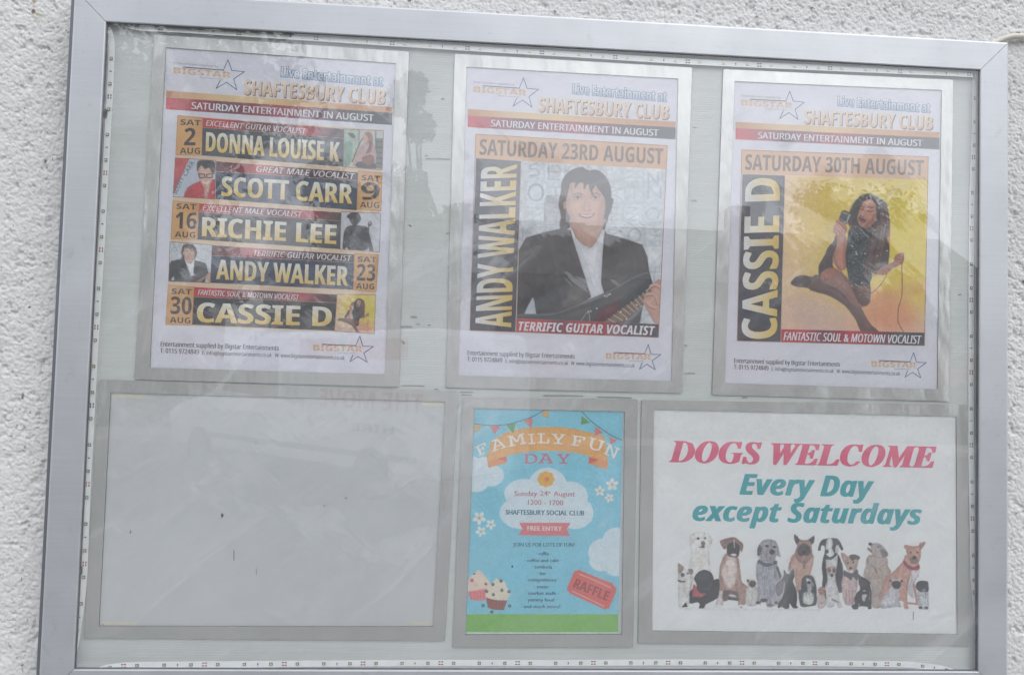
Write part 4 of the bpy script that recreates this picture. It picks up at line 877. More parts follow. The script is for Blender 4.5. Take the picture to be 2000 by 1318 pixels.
# ---- LED tape, four lengths, with chips, resistors and cut pads
def led_tape(path, leds, pads, ress, padmat, lift0, lift1, name='led_tape', off=.0012):
    pts = spline(path, False, 6)
    # tape lies on its back, its ends lifting a little where they curl under the rail
    W3 = np.array([at(p, DB - off)[0] for p in pts])
    n = len(W3); t = np.linspace(0, 1, n)
    W3[:, 1] -= .0045 * np.clip(1 - t / .05, 0, 1) ** 1.5 * lift0 + .0045 * np.clip((t - .95) / .05, 0, 1) ** 1.5 * lift1
    T = np.gradient(W3, axis=0); T /= np.linalg.norm(T, axis=1)[:, None]
    B = np.stack([-T[:, 2], np.zeros(n), T[:, 0]], -1)
    hw = .00405
    V = np.concatenate([W3 - B * hw, W3 + B * hw, W3 - B * hw + (0, .0003, 0), W3 + B * hw + (0, .0003, 0)])
    F = []
    for i in range(n - 1):
        F += [(i, i + 1, i + 1 + n, i + n), (i + 2 * n, i + 3 * n, i + 3 * n + 1, i + 2 * n + 1), (i, i + 2 * n, i + 2 * n + 1, i + 1), (i + n, i + n + 1, i + 3 * n + 1, i + 3 * n)]
    tp = mesh(name, V, F, board, M_STRIP)
    return tp, W3, T, B
def chip_mesh():
    m = MB(); m.box((-.0020, -.0010, -.0017), (.0020, .0000, .0017), 0)
    m.box((-.00115, -.00112, -.00110), (.00115, -.0010, .00110), 1)
    o = m.build('led_chip', [M_CHIPB, M_CHIP]); me = o.data; bpy.data.objects.remove(o); return me
def chip_pale():
    m = MB(); m.box((-.0018, -.0010, -.0015), (.0018, .0000, .0015), 0); m.box((-.0013, -.00112, -.0012), (.0013, -.0010, .0012), 1)
    o = m.build('led_chip', [M_CHIP, plain('led_lens', (.74, .72, .55), .3)]); me = o.data; bpy.data.objects.remove(o); return me
def pad_mesh(mat):
    m = MB()
    for s in (-1, 1):
        for u in (-1, 1):
            m.prism([(u * .0019 + a * .00135, s * .0017 + c * .00085) for a, c in ((-.9, -.6), (-.3, -1), (.3, -1), (.9, -.6), (.9, .6), (.3, 1), (-.3, 1), (-.9, .6))], -.0002, 0)
        m.box((-.0008, -.00021, s * .0017 - .00025), (.0008, -.00001, s * .0017 + .00025))
    o = m.build('solder_pad', mat); me = o.data; bpy.data.objects.remove(o); return me
def res_mesh():
    m = MB(); m.box((-.0006, -.0006, -.0010), (.0006, 0, .0010)); m.box((-.0003, -.0001, -.0026), (.0003, 0, -.0018))
    o = m.build('resistor', M_BLACK); me = o.data; bpy.data.objects.remove(o); return me
ME_CHIP, ME_PALE, ME_PADC, ME_PADT, ME_RES = chip_mesh(), chip_pale(), pad_mesh(M_COPPER), pad_mesh(M_TIN), res_mesh()
def populate(tape, first, pitch, phase, chip, padsel, fwd):
    tp, W3, T, B = tape
    L = np.concatenate([[0], np.cumsum(np.linalg.norm(np.diff(W3, axis=0), axis=1))])
    base = Vector(board.location)
    def put(me, s, name):
        if s < .004 or s > L[-1] - .003: return
        c = np.array([np.interp(s, L, W3[:, k]) for k in range(3)]); tt = np.array([np.interp(s, L, T[:, k]) for k in range(3)])
        o = bpy.data.objects.new(name, me); COL.objects.link(o); o.parent = tp
        o.location = Vector(c) - base + Vector((0, -.00002, 0)); o.rotation_euler = (0, -math.atan2(tt[2], tt[0]), 0)
    k = 0; s = first
    while s < L[-1] - .003:
        put(chip, s, 'led_chip')
        r = (k + phase) % 3
        if r == 0: put(ME_RES, s + pitch / 2, 'resistor')
        if r == 1: put(padsel(k), s + pitch / 2, 'solder_pad')
        k += 1; s += pitch
left = led_tape([(213, 57), (217, 75), (218, 100), (216, 150), (213, 210), (207.5, 309), (202, 412), (194.6, 538), (186.6, 666), (183.5, 717), (178, 820), (172.3, 924), (170, 976), (166, 1080), (163.6, 1132), (158, 1187), (152, 1225), (148, 1268)], 0, 0, 0, 0, 1, 1)
populate(left, .0415, .0338, 0, ME_CHIP, lambda k: ME_PADC if (k // 3) % 4 else ME_PADT, 1)
top = led_tape([(241, 47), (262, 52), (290, 55.5), (338, 57.5), (441, 64), (600, 74), (870, 96.5 - 5), (1100, 105.5), (1360, 121.5), (1600, 132.5), (1877, 144.5), (1900, 146)], 0, 0, 0, 0, .5, 0, off=.0052)
populate(top, .032, .0338, 1, ME_PALE, lambda k: ME_PADT, 1)
right = led_tape([(1904.5, 150), (1903.5, 250), (1900, 340), (1898, 427), (1897, 560), (1897, 708), (1897, 871), (1899, 1000), (1901, 1114), (1902.5, 1140), (1906, 1188), (1912, 1240)], 0, 0, 0, 0, 0, 1)
populate(right, .0315, .0338, 2, ME_CHIP, lambda k: ME_PADC if k % 2 else ME_PADT, 1)
bottom = led_tape([(192, 1307), (215, 1302.5), (234, 1300), (262, 1298.5), (312, 1297.5), (560, 1295.5), (841, 1294), (1091, 1293.8), (1289, 1293), (1560, 1294), (1724, 1296), (1771, 1297), (1817, 1301.5), (1857, 1307.5)], 0, 0, 0, 0, 1, 1)
populate(bottom, .016, .0338, 1, ME_CHIP, lambda k: ME_PADC, 1)

# ---- scars on the back panel: flaked strips and scratches
def flake(name, polys, depth, mat, parent, th=.0004):
    m = MB()
    for p in polys:
        q = at(p, depth); m.prism([(a[0], a[2]) for a in q], q[0][1] - th, q[0][1])
    o = m.build(name, mat, parent); return o
def slit(x0, y0, x1, y1, w, j=0):
    return [(x0, y0), ((x0 + x1) / 2, (y0 + y1) / 2 - .6), (x1, y1), (x1 - 1.5, y1 + w), ((x0 + x1) / 2 + 4, (y0 + y1) / 2 + w - .4), (x0 + 2, y0 + w)]
sc = [slit(801, 617, 815, 618, 4), slit(782, 636.5, 806, 637, 3.5), slit(812, 632, 820, 632, 2.5), slit(835, 634, 841, 634, 2), slit(831, 309, 880, 310, 2.6), slit(829, 304, 836, 303, 2), slit(861, 193, 868, 191.5, 2.2),
      slit(797, 438, 803, 441, 2.5), slit(870, 456, 878, 454, 2), slit(1349, 391, 1361, 391, 3), slit(1336, 673, 1341, 674, 2), slit(1336, 728, 1358, 728, 2.5), slit(784, 664, 790, 670, 3), slit(1448, 775, 1460, 775, 3.5), slit(1871, 575, 1878, 574, 2), slit(1353, 249, 1361, 249, 1.2)]
o = flake('paint_scar', sc, DB - .0001, M_GREY, board); o['kind'] = 'stuff'
dm = [slit(898, 765, 924, 765, 2), slit(900, 770, 922, 771, 1.6), slit(1060, 771, 1140, 772, 2.2), slit(1165, 774, 1235, 776, 2), slit(784, 752, 830, 753, 1.6), slit(848, 759, 855, 759, 2)]
o = flake('torn_edging', dm, DB - .0003, plain('torn_grey_edging', (.24, .25, .26), .7, 0, .3, 300), board); o['kind'] = 'stuff'

# ============================================================ printed matter
INK_UP = np.array((0, -1, 0))
def inkcol(c): return np.concatenate([np.clip(lin(c) * 1.0, .008, .92), [1.]])
class Print:
    """flat ink shapes given in photograph pixels, laid on the sheet"""
    def __init__(s, depth, hm=None): s.V = []; s.F = []; s.C = []; s.d = depth; s.h = hm
    def map(s, p):
        p = np.atleast_2d(np.array(p, float))
        if s.h is None: return p
        q = np.concatenate([p, np.ones((len(p), 1))], 1) @ s.h.T
        return q[:, :2] / q[:, 2:]
    def poly(s, pts, cols, lift=0.):
        q = at(s.map(pts), s.d - lift); n = len(s.V)
        s.V += q.tolist(); s.F.append(tuple(range(n, n + len(q))))
        cols = np.array(cols, float)
        if cols.ndim == 1: cols = np.repeat(cols[None], len(q), 0)
        s.C += [inkcol(c) for c in cols]
    def quad(s, q, cols, lift=0.): s.poly(q, cols, lift)
    def hgrad(s, q, stops, lift=0.):
        # quad TL,TR,BR,BL filled with colour stops from left to right
        q = np.array(q, float)
        for (t0, c0), (t1, c1) in zip(stops[:-1], stops[1:]):
            a, b_ = q[0] + (q[1] - q[0]) * t0, q[0] + (q[1] - q[0]) * t1
            c, d = q[3] + (q[2] - q[3]) * t1, q[3] + (q[2] - q[3]) * t0
            s.poly([a, b_, c, d], [c0, c1, c1, c0], lift)
    def line(s, pts, w, col, lift=0.):
        for a, b_ in zip(pts[:-1], pts[1:]):
            a, b_ = np.array(a, float), np.array(b_, float); d = b_ - a; d /= np.linalg.norm(d) + 1e-9; nn = np.array((-d[1], d[0])) * w / 2
            s.poly([a - nn - d * w * .3, b_ - nn + d * w * .3, b_ + nn + d * w * .3, a + nn - d * w * .3], col, lift)
    def glyphs(s, V, F, cols, lift):
        q = at(s.map(V), s.d - lift); n = len(s.V); s.V += q.tolist(); s.F += [tuple(i + n for i in f) for f in F]; s.C += [inkcol(c) for c in cols]
    def build(s, name, parent):
        me = bpy.data.meshes.new(name); me.from_pydata(s.V, [], s.F); me.update()
        a = me.color_attributes.new('ink', 'FLOAT_COLOR', 'POINT'); a.data.foreach_set('color', np.array(s.C, np.float32).reshape(-1))
        return link(name, me, parent, M_INK)

def text(pr, t, st, a, b_, cap, col, col2=None, up=None, bold=0., shadow=None, sw=1., lift=.00005, slant=0., space=1., stops=None):
    """text set on the baseline a->b (its ink spans exactly a..b), capitals `cap` pixels high.
       col/col2 colour at baseline / cap line; bold widens strokes by that many pixels"""
    V, F = glyph_mesh(t, st, space)
    x0, x1 = V[:, 0].min(), V[:, 0].max(); H = cap_height(st)
    a, b_ = np.array(a, float), np.array(b_, float); ux = b_ - a
    if up is None:
        d = ux / np.linalg.norm(ux); up = np.array((d[1], -d[0])); up = np.array((.035, -1.0))     # the sheets lean a touch
    up = np.array(up, float); up /= np.linalg.norm(up)
    un = ux / np.linalg.norm(ux)
    tt = (V[:, 0] - x0) / (x1 - x0); hh = V[:, 1] / H
    P0 = a + tt[:, None] * ux + hh[:, None] * up * cap + (hh * slant)[:, None] * un
    c1 = np.array(col, float); c2 = np.array(col2 if col2 is not None else col, float)
    k = np.clip(hh, 0, 1)[:, None]; cols = c1 * (1 - k) + c2 * k
    if shadow is not None:
        off = [(dx, dy) for dx in (-sw, 0, sw) for dy in (-sw, sw)] if sw > 0 else []
        for i, (dx, dy) in enumerate(off):
            pr.glyphs(P0 + un * (dx + bold * .5 * np.sign(dx)) - up * dy, F, np.repeat(np.array(shadow, float)[None], len(P0), 0), lift + i * 2e-6)
        if sw < 0:
            for i in range(2): pr.glyphs(P0 + un * (-sw * (.6 + .4 * i)) - up * (-sw) * (.5 + .5 * i), F, np.repeat(np.array(shadow, float)[None], len(P0), 0), lift + i * 2e-6)
    n = 1 if bold == 0 else 3
    for i in range(n):
        dx = 0 if n == 1 else (i - 1) * bold / 2
        pr.glyphs(P0 + un * dx, F, cols, lift + .00003 + i * 3e-6)

def raster(name, quad, fn, depth, parent, k=1.25, warp=.5, wsc=3.0, soft=1.4, grain=.05, bg=None, rk=0, rr=5, lump=0, blur=.7, desat=0., lift=1.):
    q = np.array(quad, float)
    w_, h_ = np.linalg.norm(q[1] - q[0]), np.linalg.norm(q[3] - q[0]); nx, ny = int(w_ * k), int(h_ * k)
    H = homog([(0, 0), (1, 0), (1, 1), (0, 1)], q)
    U, V = np.meshgrid(np.linspace(0, 1, nx), np.linspace(0, 1, ny))
    p = np.stack([U, V, np.ones_like(U)], -1) @ H.T; X, Y = p[..., 0] / p[..., 2], p[..., 1] / p[..., 2]
    A = at(np.stack([X.ravel(), Y.ravel()], -1), depth).reshape(ny, nx, 3)
    wx, wy = warp * 2 * (fbm(X / wsc, Y / wsc, 21) - .5), warp * 2 * (fbm(X / wsc, Y / wsc, 33) - .5)
    g_ = Pic((X + wx), (Y + wy), (230, 230, 230)); g_.softk = soft; g_.rk = rk; g_.rr = rr; g_.lump = lump
    fn(g_)
    if blur:
        kx = np.exp(-np.arange(-3, 4) ** 2 / (2 * blur * blur)); kx /= kx.sum()
        for ax in (0, 1):
            pad = [(0, 0)] * 3; pad[ax] = (3, 3); T_ = np.pad(g_.I, pad, mode='edge'); n_ = g_.I.shape[ax]
            g_.I = sum(kx[i] * (T_[i:i + n_] if ax == 0 else T_[:, i:i + n_]) for i in range(7))
    bgm = np.clip(np.abs(g_.I - np.array(bg)).sum(-1) / 24, 0, 1) if bg is not None else 1.
    bgm_ = bgm[..., None] if bg is not None else 1.
    I = g_.I * (1 + bgm * grain * 2 * (fbm(X / 1.6, Y / 1.6, 41, 2) - .5))[..., None]
    lum = I.mean(-1, keepdims=True); I = (I * (1 - desat * bgm_) + lum * desat * bgm_)
    C = np.concatenate([np.clip(lin(np.clip(I, 0, 255)) * lift, .006, .92), np.ones((ny, nx, 1))], -1)
    return gridmesh(name, A, parent, M_INK, col=C)

PAPER = (229, 229, 238)
def sheet(name, quad, depth, label, cat, color=PAPER, group=None, wave=.0):
    q = at(quad, depth); c = q.mean(0)
    root = empty(name, (c[0], c[1], q[:, 2].min()), label, cat, group)
    H = homog([(0, 0), (1, 0), (1, 1), (0, 1)], quad)
    U, V = np.meshgrid(np.linspace(0, 1, 13), np.linspace(0, 1, 17)); p = np.stack([U, V, np.ones_like(U)], -1) @ H.T
    A = at((p[..., :2] / p[..., 2:]).reshape(-1, 2), depth).reshape(17, 13, 3)
    C = np.repeat(inkcol(color)[None], 221, 0)
    gridmesh('paper', A, root, M_INK, col=C)
    return root

# ---- the magnetic picture frames
def off_quad(q, d):
    q = np.array(q, float); r = []
    for i in range(4):
        a, b_, c = q[i - 1], q[i], q[(i + 1) % 4]
        u = (a - b_) / np.linalg.norm(a - b_); v = (c - b_) / np.linalg.norm(c - b_); r.append(b_ + (u + v) * d)
    return np.array(r)
def mag_frame(outer, inner, label, group, depth=DB, th=.0021, seed=0):
    q = at(outer, depth); c = q.mean(0)
    root = empty('magnetic_poster_frame', (c[0], -FRONT + depth, q[:, 2].min()), label, 'poster frame', group)
    O = at(outer, depth - th); I = at(inner, depth - th)
    y1 = -FRONT + depth; y0 = y1 - th
    # rounded outer corners
    def rounded(Q, r=.0022, n=4):
        P = []
        for i in range(4):
            a, b_, c_ = Q[i - 1][[0, 2]], Q[i][[0, 2]], Q[(i + 1) % 4][[0, 2]]
            u = (a - b_) / np.linalg.norm(a - b_); v = (c_ - b_) / np.linalg.norm(c_ - b_)
            p0, p1 = b_ + u * r, b_ + v * r
            for t in np.linspace(0, 1, n): P.append((1 - t) ** 2 * p0 + 2 * t * (1 - t) * b_ + t * t * p1)
        return np.array(P)
    Po, Pi = rounded(O), rounded(I, .0002); n = len(Po)
    ch = .0004
    cen = Po.mean(0)
    Pc = Po + (cen - Po) / np.linalg.norm(cen - Po, axis=1)[:, None] * ch
    V = [(p[0], y1, p[1]) for p in Po] + [(p[0], y0 + ch, p[1]) for p in Po] + [(p[0], y0, p[1]) for p in Pc] + [(p[0], y0, p[1]) for p in Pi] + [(p[0], y1, p[1]) for p in Pi]
    F = []
    for r in range(4):
        for i in range(n): j = (i + 1) % n; F.append((r * n + i, r * n + j, (r + 1) * n + j, (r + 1) * n + i))
    m = MB(); m.add(V, F); m.M = [1 if i < n or i >= 3 * n else 0 for i in range(4 * n)]; m.build('border', [M_SILVER, M_EDGE], root)
    # the pale sheet behind the poster and the clear window over it
    bk = at(off_quad(outer, 2), depth - .0003); mesh('back_sheet', [bk[0], bk[3], bk[2], bk[1]], [(0, 1, 2, 3)], root, M_SHEET)
    H = homog([(0, 0), (1, 0), (1, 1), (0, 1)], off_quad(inner, -3)); nn = 40
    U, W = np.meshgrid(np.linspace(0, 1, nn), np.linspace(0, 1, nn)); p = np.stack([U, W, np.ones_like(U)], -1) @ H.T
    A = at((p[..., :2] / p[..., 2:]).reshape(-1, 2), depth - th + .00045).reshape(nn, nn, 3)
    # the pocket is pressed flat at its edges and bellies out slightly between them
    rr = random.Random(seed); ph = rr.random() * 6
    A[..., 1] += -.0007 * (np.sin(U * math.pi) * np.sin(W * math.pi)) + .00016 * np.sin(W * 9 + ph + 2.2 * U) * np.sin(U * math.pi) * np.sin(W * math.pi)
    A[..., 1] = np.minimum(A[..., 1], -FRONT + depth - th + .00045)
    gridmesh('clear_window', A, root, M_PVC)
    return root
M_SHEET = plain('white_backing_card', (.635, .655, .66), .5, 0, .05, 9)
PD = DB - .0007        # depth of the poster sheets

GF = 'silver edged magnetic frames inside the notice case'
FR = {1: [(301, 68), (799, 101), (779, 756), (262, 741)], 2: [(888, 105), (1352, 132), (1332, 768), (871, 757)], 3: [(1412.5, 135), (1862, 156), (1854, 784), (1391, 771)],
      4: [(193, 740.5), (895, 764), (869, 1251), (163, 1246)], 5: [(903.5, 775.5), (1246, 780), (1237, 1263.6), (884, 1264)], 6: [(1253, 781), (1892, 790), (1892.5, 1261), (1246, 1256)]}
PQ = {1: [(324, 93), (773, 124), (752, 730.5), (292.5, 718)], 2: [(911, 131), (1325, 154), (1312, 744), (895, 733)], 3: [(1434.5, 159), (1839.5, 176.5), (1831, 760), (1416, 748)],
      4: [(216, 766.5), (870, 784), (846, 1223), (193, 1222)], 5: [(927, 798), (1216.5, 803.5), (1207.5, 1237), (909.5, 1238)], 6: [(1277, 799.5), (1868, 813), (1870, 1238), (1274, 1231)]}
WQ = dict(PQ); WQ[5] = [(926, 797), (1220.5, 803.5), (1215, 1238), (908.5, 1239)]
LB = {1: 'top left magnetic frame holding the poster that lists five Saturday acts', 2: 'top middle magnetic frame holding the poster of the man with a guitar', 3: 'top right magnetic frame holding the poster of the woman singing on yellow',
      4: 'landscape magnetic frame at bottom left, empty except for tape scraps', 5: 'smaller portrait magnetic frame at bottom centre holding the blue fun day flyer', 6: 'landscape magnetic frame at bottom right holding the dogs welcome sign'}
frames = {k: mag_frame(FR[k], WQ[k], LB[k], GF, seed=k) for k in FR}

# marks and tape scraps of the empty frame
f4 = frames[4]
for q in ([(218, 769), (281, 771), (280, 778.5), (217, 777)], [(824, 785.5), (868, 787), (867, 794), (824, 792)], [(200, 1213), (266, 1214.5), (265, 1221), (199, 1220)], [(803, 1213), (846, 1214.5), (845, 1221), (803, 1220)]):
    flake('tape_scrap', [q], DB - .0005, M_TAPE, f4, .00012)
mk = [slit(432.5, 1001, 434, 1010, 1.2), [(456, 1074), (457.4, 1074), (457.6, 1094), (456.4, 1095)], [(253, 1041), (255.5, 1034), (256, 1038), (254, 1042)], [(674.8, 970), (676.6, 971), (677, 974), (675, 974)], [(632, 985), (634.4, 988), (634, 990), (632.4, 988)],
      [(499.8, 1109), (500.6, 1109), (501, 1122), (500.2, 1122)], [(406, 879), (407.5, 879), (407.5, 880.5), (406, 880.5)], [(499, 864.4), (500.6, 864.4), (500.6, 866), (499, 866)], [(431.6, 1003), (432.8, 1003), (433.6, 1012), (432.8, 1012)]]
o = flake('black_nick', mk, DB - .0005, M_BLACK, f4, .0001); o['kind'] = 'stuff'
flake('bent_corner', [[(168, 1240), (176, 1235), (190, 1226), (203, 1217), (204, 1218.5), (190, 1228), (176, 1237.5), (169, 1242.5)]], DB - .0017, M_GREY, f4, .0002)

# ---- the shared layout of the three club posters, measured on the middle one
HM = {2: None, 1: homog(PQ[2], PQ[1]), 3: homog(PQ[2], PQ[3])}
SLATE, RED, GOLD, GOLD2, BROWN, TAN = (56, 62, 76), (204, 36, 58), (236, 206, 124), (238, 238, 236), (108, 86, 74), (222, 168, 116)
def Zm(ox, oy, s): return lambda *p: [(ox + x / s, oy + y / s) for x, y in p]
UPZ = Zm(870, 90, 3.8755); LOZ = Zm(870, 420, 3.661)
def logo(pr, star, bar, w0, w1, wcap, s0, s1, scap, dim=1.0):
    L = (70, 112, 160); L2 = (46, 66, 118)
    n = len(star)
    for i in range(n - 1): pr.line([star[i], star[i + 1]], 1.5, L if i % 2 else L2, .00006 + i * 2e-6)
    pr.line(bar, 1.8, (52, 50, 70), .00008)
    text(pr, 'BIGSTAR', 'sansb', w0, w1, wcap, (230, 192, 144), (222, 172, 122), bold=.3, up=(0, -1), lift=.0001)
    # the word's cut line
    a, b_ = np.array(w0), np.array(w1); mm = np.array((0, -wcap * .5)); pr.line([a + mm, b_ + mm], .7, PAPER, .00016)
    if s0: text(pr, 'Entertainments', 'reg', s0, s1, scap, (130, 124, 130), lift=.00012)
def club_head(k, root):
    pr = Print(PD, HM[k])
    a = UPZ((540, 395), (512, 457), (583, 410), (655, 465), (632, 385), (705, 330), (618, 322), (590, 243), (560, 320))
    logo(pr, a, UPZ((283, 303), (560, 321)), *UPZ((215, 350), (612, 379)), 11.5, *UPZ((402, 381), (560, 391)), 2.2)
    text(pr, 'Entertainment supplied by', 'sans', *UPZ((215, 281), (522, 302)), 4.2, (120, 126, 142), lift=.00012)
    pr.build('maker_logo', root)
    pr = Print(PD, HM[k])
    p = UPZ((962, 363), (1672, 424)); text(pr, 'Live Entertainment at', 'sansb', *p, 19.5, (176, 200, 226), (240, 245, 252), bold=.8, shadow=(74, 88, 120), sw=.8)
    p = UPZ((703, 497), (1688, 556)); text(pr, 'SHAFTESBURY CLUB', 'sansb', *p, 28.5, (224, 188, 156), (242, 224, 202), bold=1.0, shadow=(112, 84, 70), sw=-2.0)
    pr.build('headline_lettering', root)
    pr = Print(PD, HM[k])
    q = UPZ((168, 478), (1743, 575), (1742, 618), (168, 528)); 
    pr.hgrad(q, [(0, (206, 142, 86)), (.2, (228, 196, 146)), (.45, (236, 206, 150)), (.7, (222, 168, 112)), (1, (206, 146, 96))], .00004)
    q = UPZ((168, 528), (1743, 618), (1742, 708), (168, 615)); pr.hgrad(q, [(0, (214, 34, 60)), (.05, (204, 40, 62)), (.25, (112, 52, 74)), (.5, (176, 52, 74)), (.72, (84, 50, 68)), (.85, (52, 56, 66)), (1, (44, 52, 62))], .00004)
    p = UPZ((345, 609), (1610, 683)); text(pr, 'SATURDAY ENTERTAINMENT IN AUGUST', 'sans', *p, 12.8, (240, 238, 244), bold=.9, shadow=(60, 40, 54), sw=-.8, lift=.00008)
    pr.build('month_band', root)
def club_foot(k, root):
    pr = Print(PD, HM[k]); c = (46, 50, 66)
    text(pr, 'Entertainment supplied by Bigstar Entertainments', 'sans', *LOZ((158, 1000), (922, 1026)), 8.8, c, bold=.5)
    text(pr, 'T: 0115 9724849', 'sans', *LOZ((155, 1045), (405, 1054)), 8.8, c, bold=.5)
    text(pr, 'E: info@bigstarentertainments.co.uk', 'sans', *LOZ((428, 1056), (876, 1071)), 7.2, (70, 74, 88), bold=.3)
    text(pr, 'W: www.bigstarentertainments.co.uk', 'sans', *LOZ((897, 1071), (1352, 1089)), 7.2, (70, 74, 88), bold=.3)
    pr.build('contact_lines', root)
    pr = Print(PD, HM[k])
    s_ = LOZ((1407, 1055), (1387, 1102), (1440, 1066), (1500, 1105), (1478, 1042), (1540, 997), (1470, 995), (1450, 925), (1424, 992))
    logo(pr, s_, LOZ((1205, 983), (1424, 992)), *LOZ((1148, 1027), (1468, 1034)), 11, *LOZ((1312, 1046), (1422, 1046)), 2.0)
    pr.build('maker_logo', root)

# ---- poster 2: the man with the guitar
def big_poster(k, date, name, caption, painter, label, photo, panel, cap_q, datetext, nametext, captext, picname):
    root = sheet('poster', PQ[k], PD, label, 'poster', group='club posters in the notice case')
    club_head(k, root)
    dq, db, dcap = datetext
    pr = Print(PD); pr.quad(dq, [(228, 182, 138), (226, 178, 134), (220, 172, 130), (230, 186, 142)], .00004)
    text(pr, date, 'sansb', *db, dcap, BROWN, (118, 98, 84), bold=.6, lift=.00008); pr.build('date_panel', root)
    pr = Print(PD); pr.quad(panel, [SLATE, SLATE, (40, 44, 60), (38, 42, 58)], .00004)
    (a, b_), cap, bold = nametext
    text(pr, name, 'sansb', a, b_, cap, (232, 198, 92), (236, 236, 240), up=(-1, .035), bold=bold, lift=.00008); pr.build('name_panel', root)
    raster(picname, photo, painter, PD - .00005, root, warp=.5, grain=.05, k=1.35, rk=.1, rr=16, lump=.07, soft=1.3, blur=.55, desat=.12 if k == 2 else .02)
    pr = Print(PD); pr.hgrad(cap_q, [(0, (196, 32, 48)), (.14, (206, 40, 56)), (.3, (120, 42, 66)), (.5, (196, 44, 60)), (.68, (140, 44, 62)), (.8, (50, 44, 60)), (1, (40, 44, 56))], .00006)
    (a, b_), cap = captext
    text(pr, caption, 'sansbi' if k == 2 else 'sansi', a, b_, cap, (240, 236, 242), bold=.5 if k == 2 else .9, shadow=(70, 30, 46), sw=-.9, lift=.0001); pr.build('caption_strip', root)
    pr = Print(PD)
    B4 = [dq[0], dq[1], cap_q[2], panel[3]]
    pr.line([B4[0], B4[1], B4[2], B4[3], B4[0]], 1.3, (168, 112, 84), .00012); pr.line([photo[0], cap_q[3]], 1.1, (206, 176, 150), .00013); pr.build('border_rule', root)
    club_foot(k, root)
    return root
A1 = Zm(1000, 460, 6.277)
big_poster(2, 'SATURDAY 23RD AUGUST', 'ANDY WALKER', 'TERRIFIC GUITAR VOCALIST', paint_man, 'poster with a smiling dark haired man in a black suit holding a guitar', 
    [(1018.2, 315.3), (1301.5, 330.8), (1287, 633), (1009.4, 622)], UPZ((232, 850), (572, 872)) + LOZ((500, 834), (175, 823)), A1((55, 1018), (1800, 1086), (1795, 1248), (48, 1184)),
    (UPZ((230, 668), (1680, 755), (1670, 935), (222, 850)), UPZ((258, 823), (1645, 895)), 30.5), ((LOZ((470, 800))[0], UPZ((542, 897))[0]), 70, 1.2), (A1((80, 1164), (1750, 1222)), 17.5), 'guitarist_portrait')
B1 = Zm(1380, 130, 3.994); B2 = Zm(1380, 450, 3.876); B3 = Zm(1520, 480, 6.59)
big_poster(3, 'SATURDAY 30TH AUGUST', 'CASSIE D', 'FANTASTIC SOUL & MOTOWN VOCALIST', paint_singer, 'poster with a long haired woman singing into a silver microphone on a yellow background',
    [(1533.3, 343.5), (1811.5, 350.8), (1806, 650), (1526, 642.4)], B1((280, 840), (612, 852)) + B2((560, 843), (232, 835)), B3((40, 1072), (1885, 1118), (1882, 1285), (32, 1238)),
    (B1((275, 652), (1730, 705), (1722, 885), (270, 838)), B1((300, 806), (1690, 852)), 30), ((B2((530, 812))[0], B1((575, 870))[0]), 68, 2.2), (B3((70, 1213), (1840, 1262)), 16), 'singer_portrait')

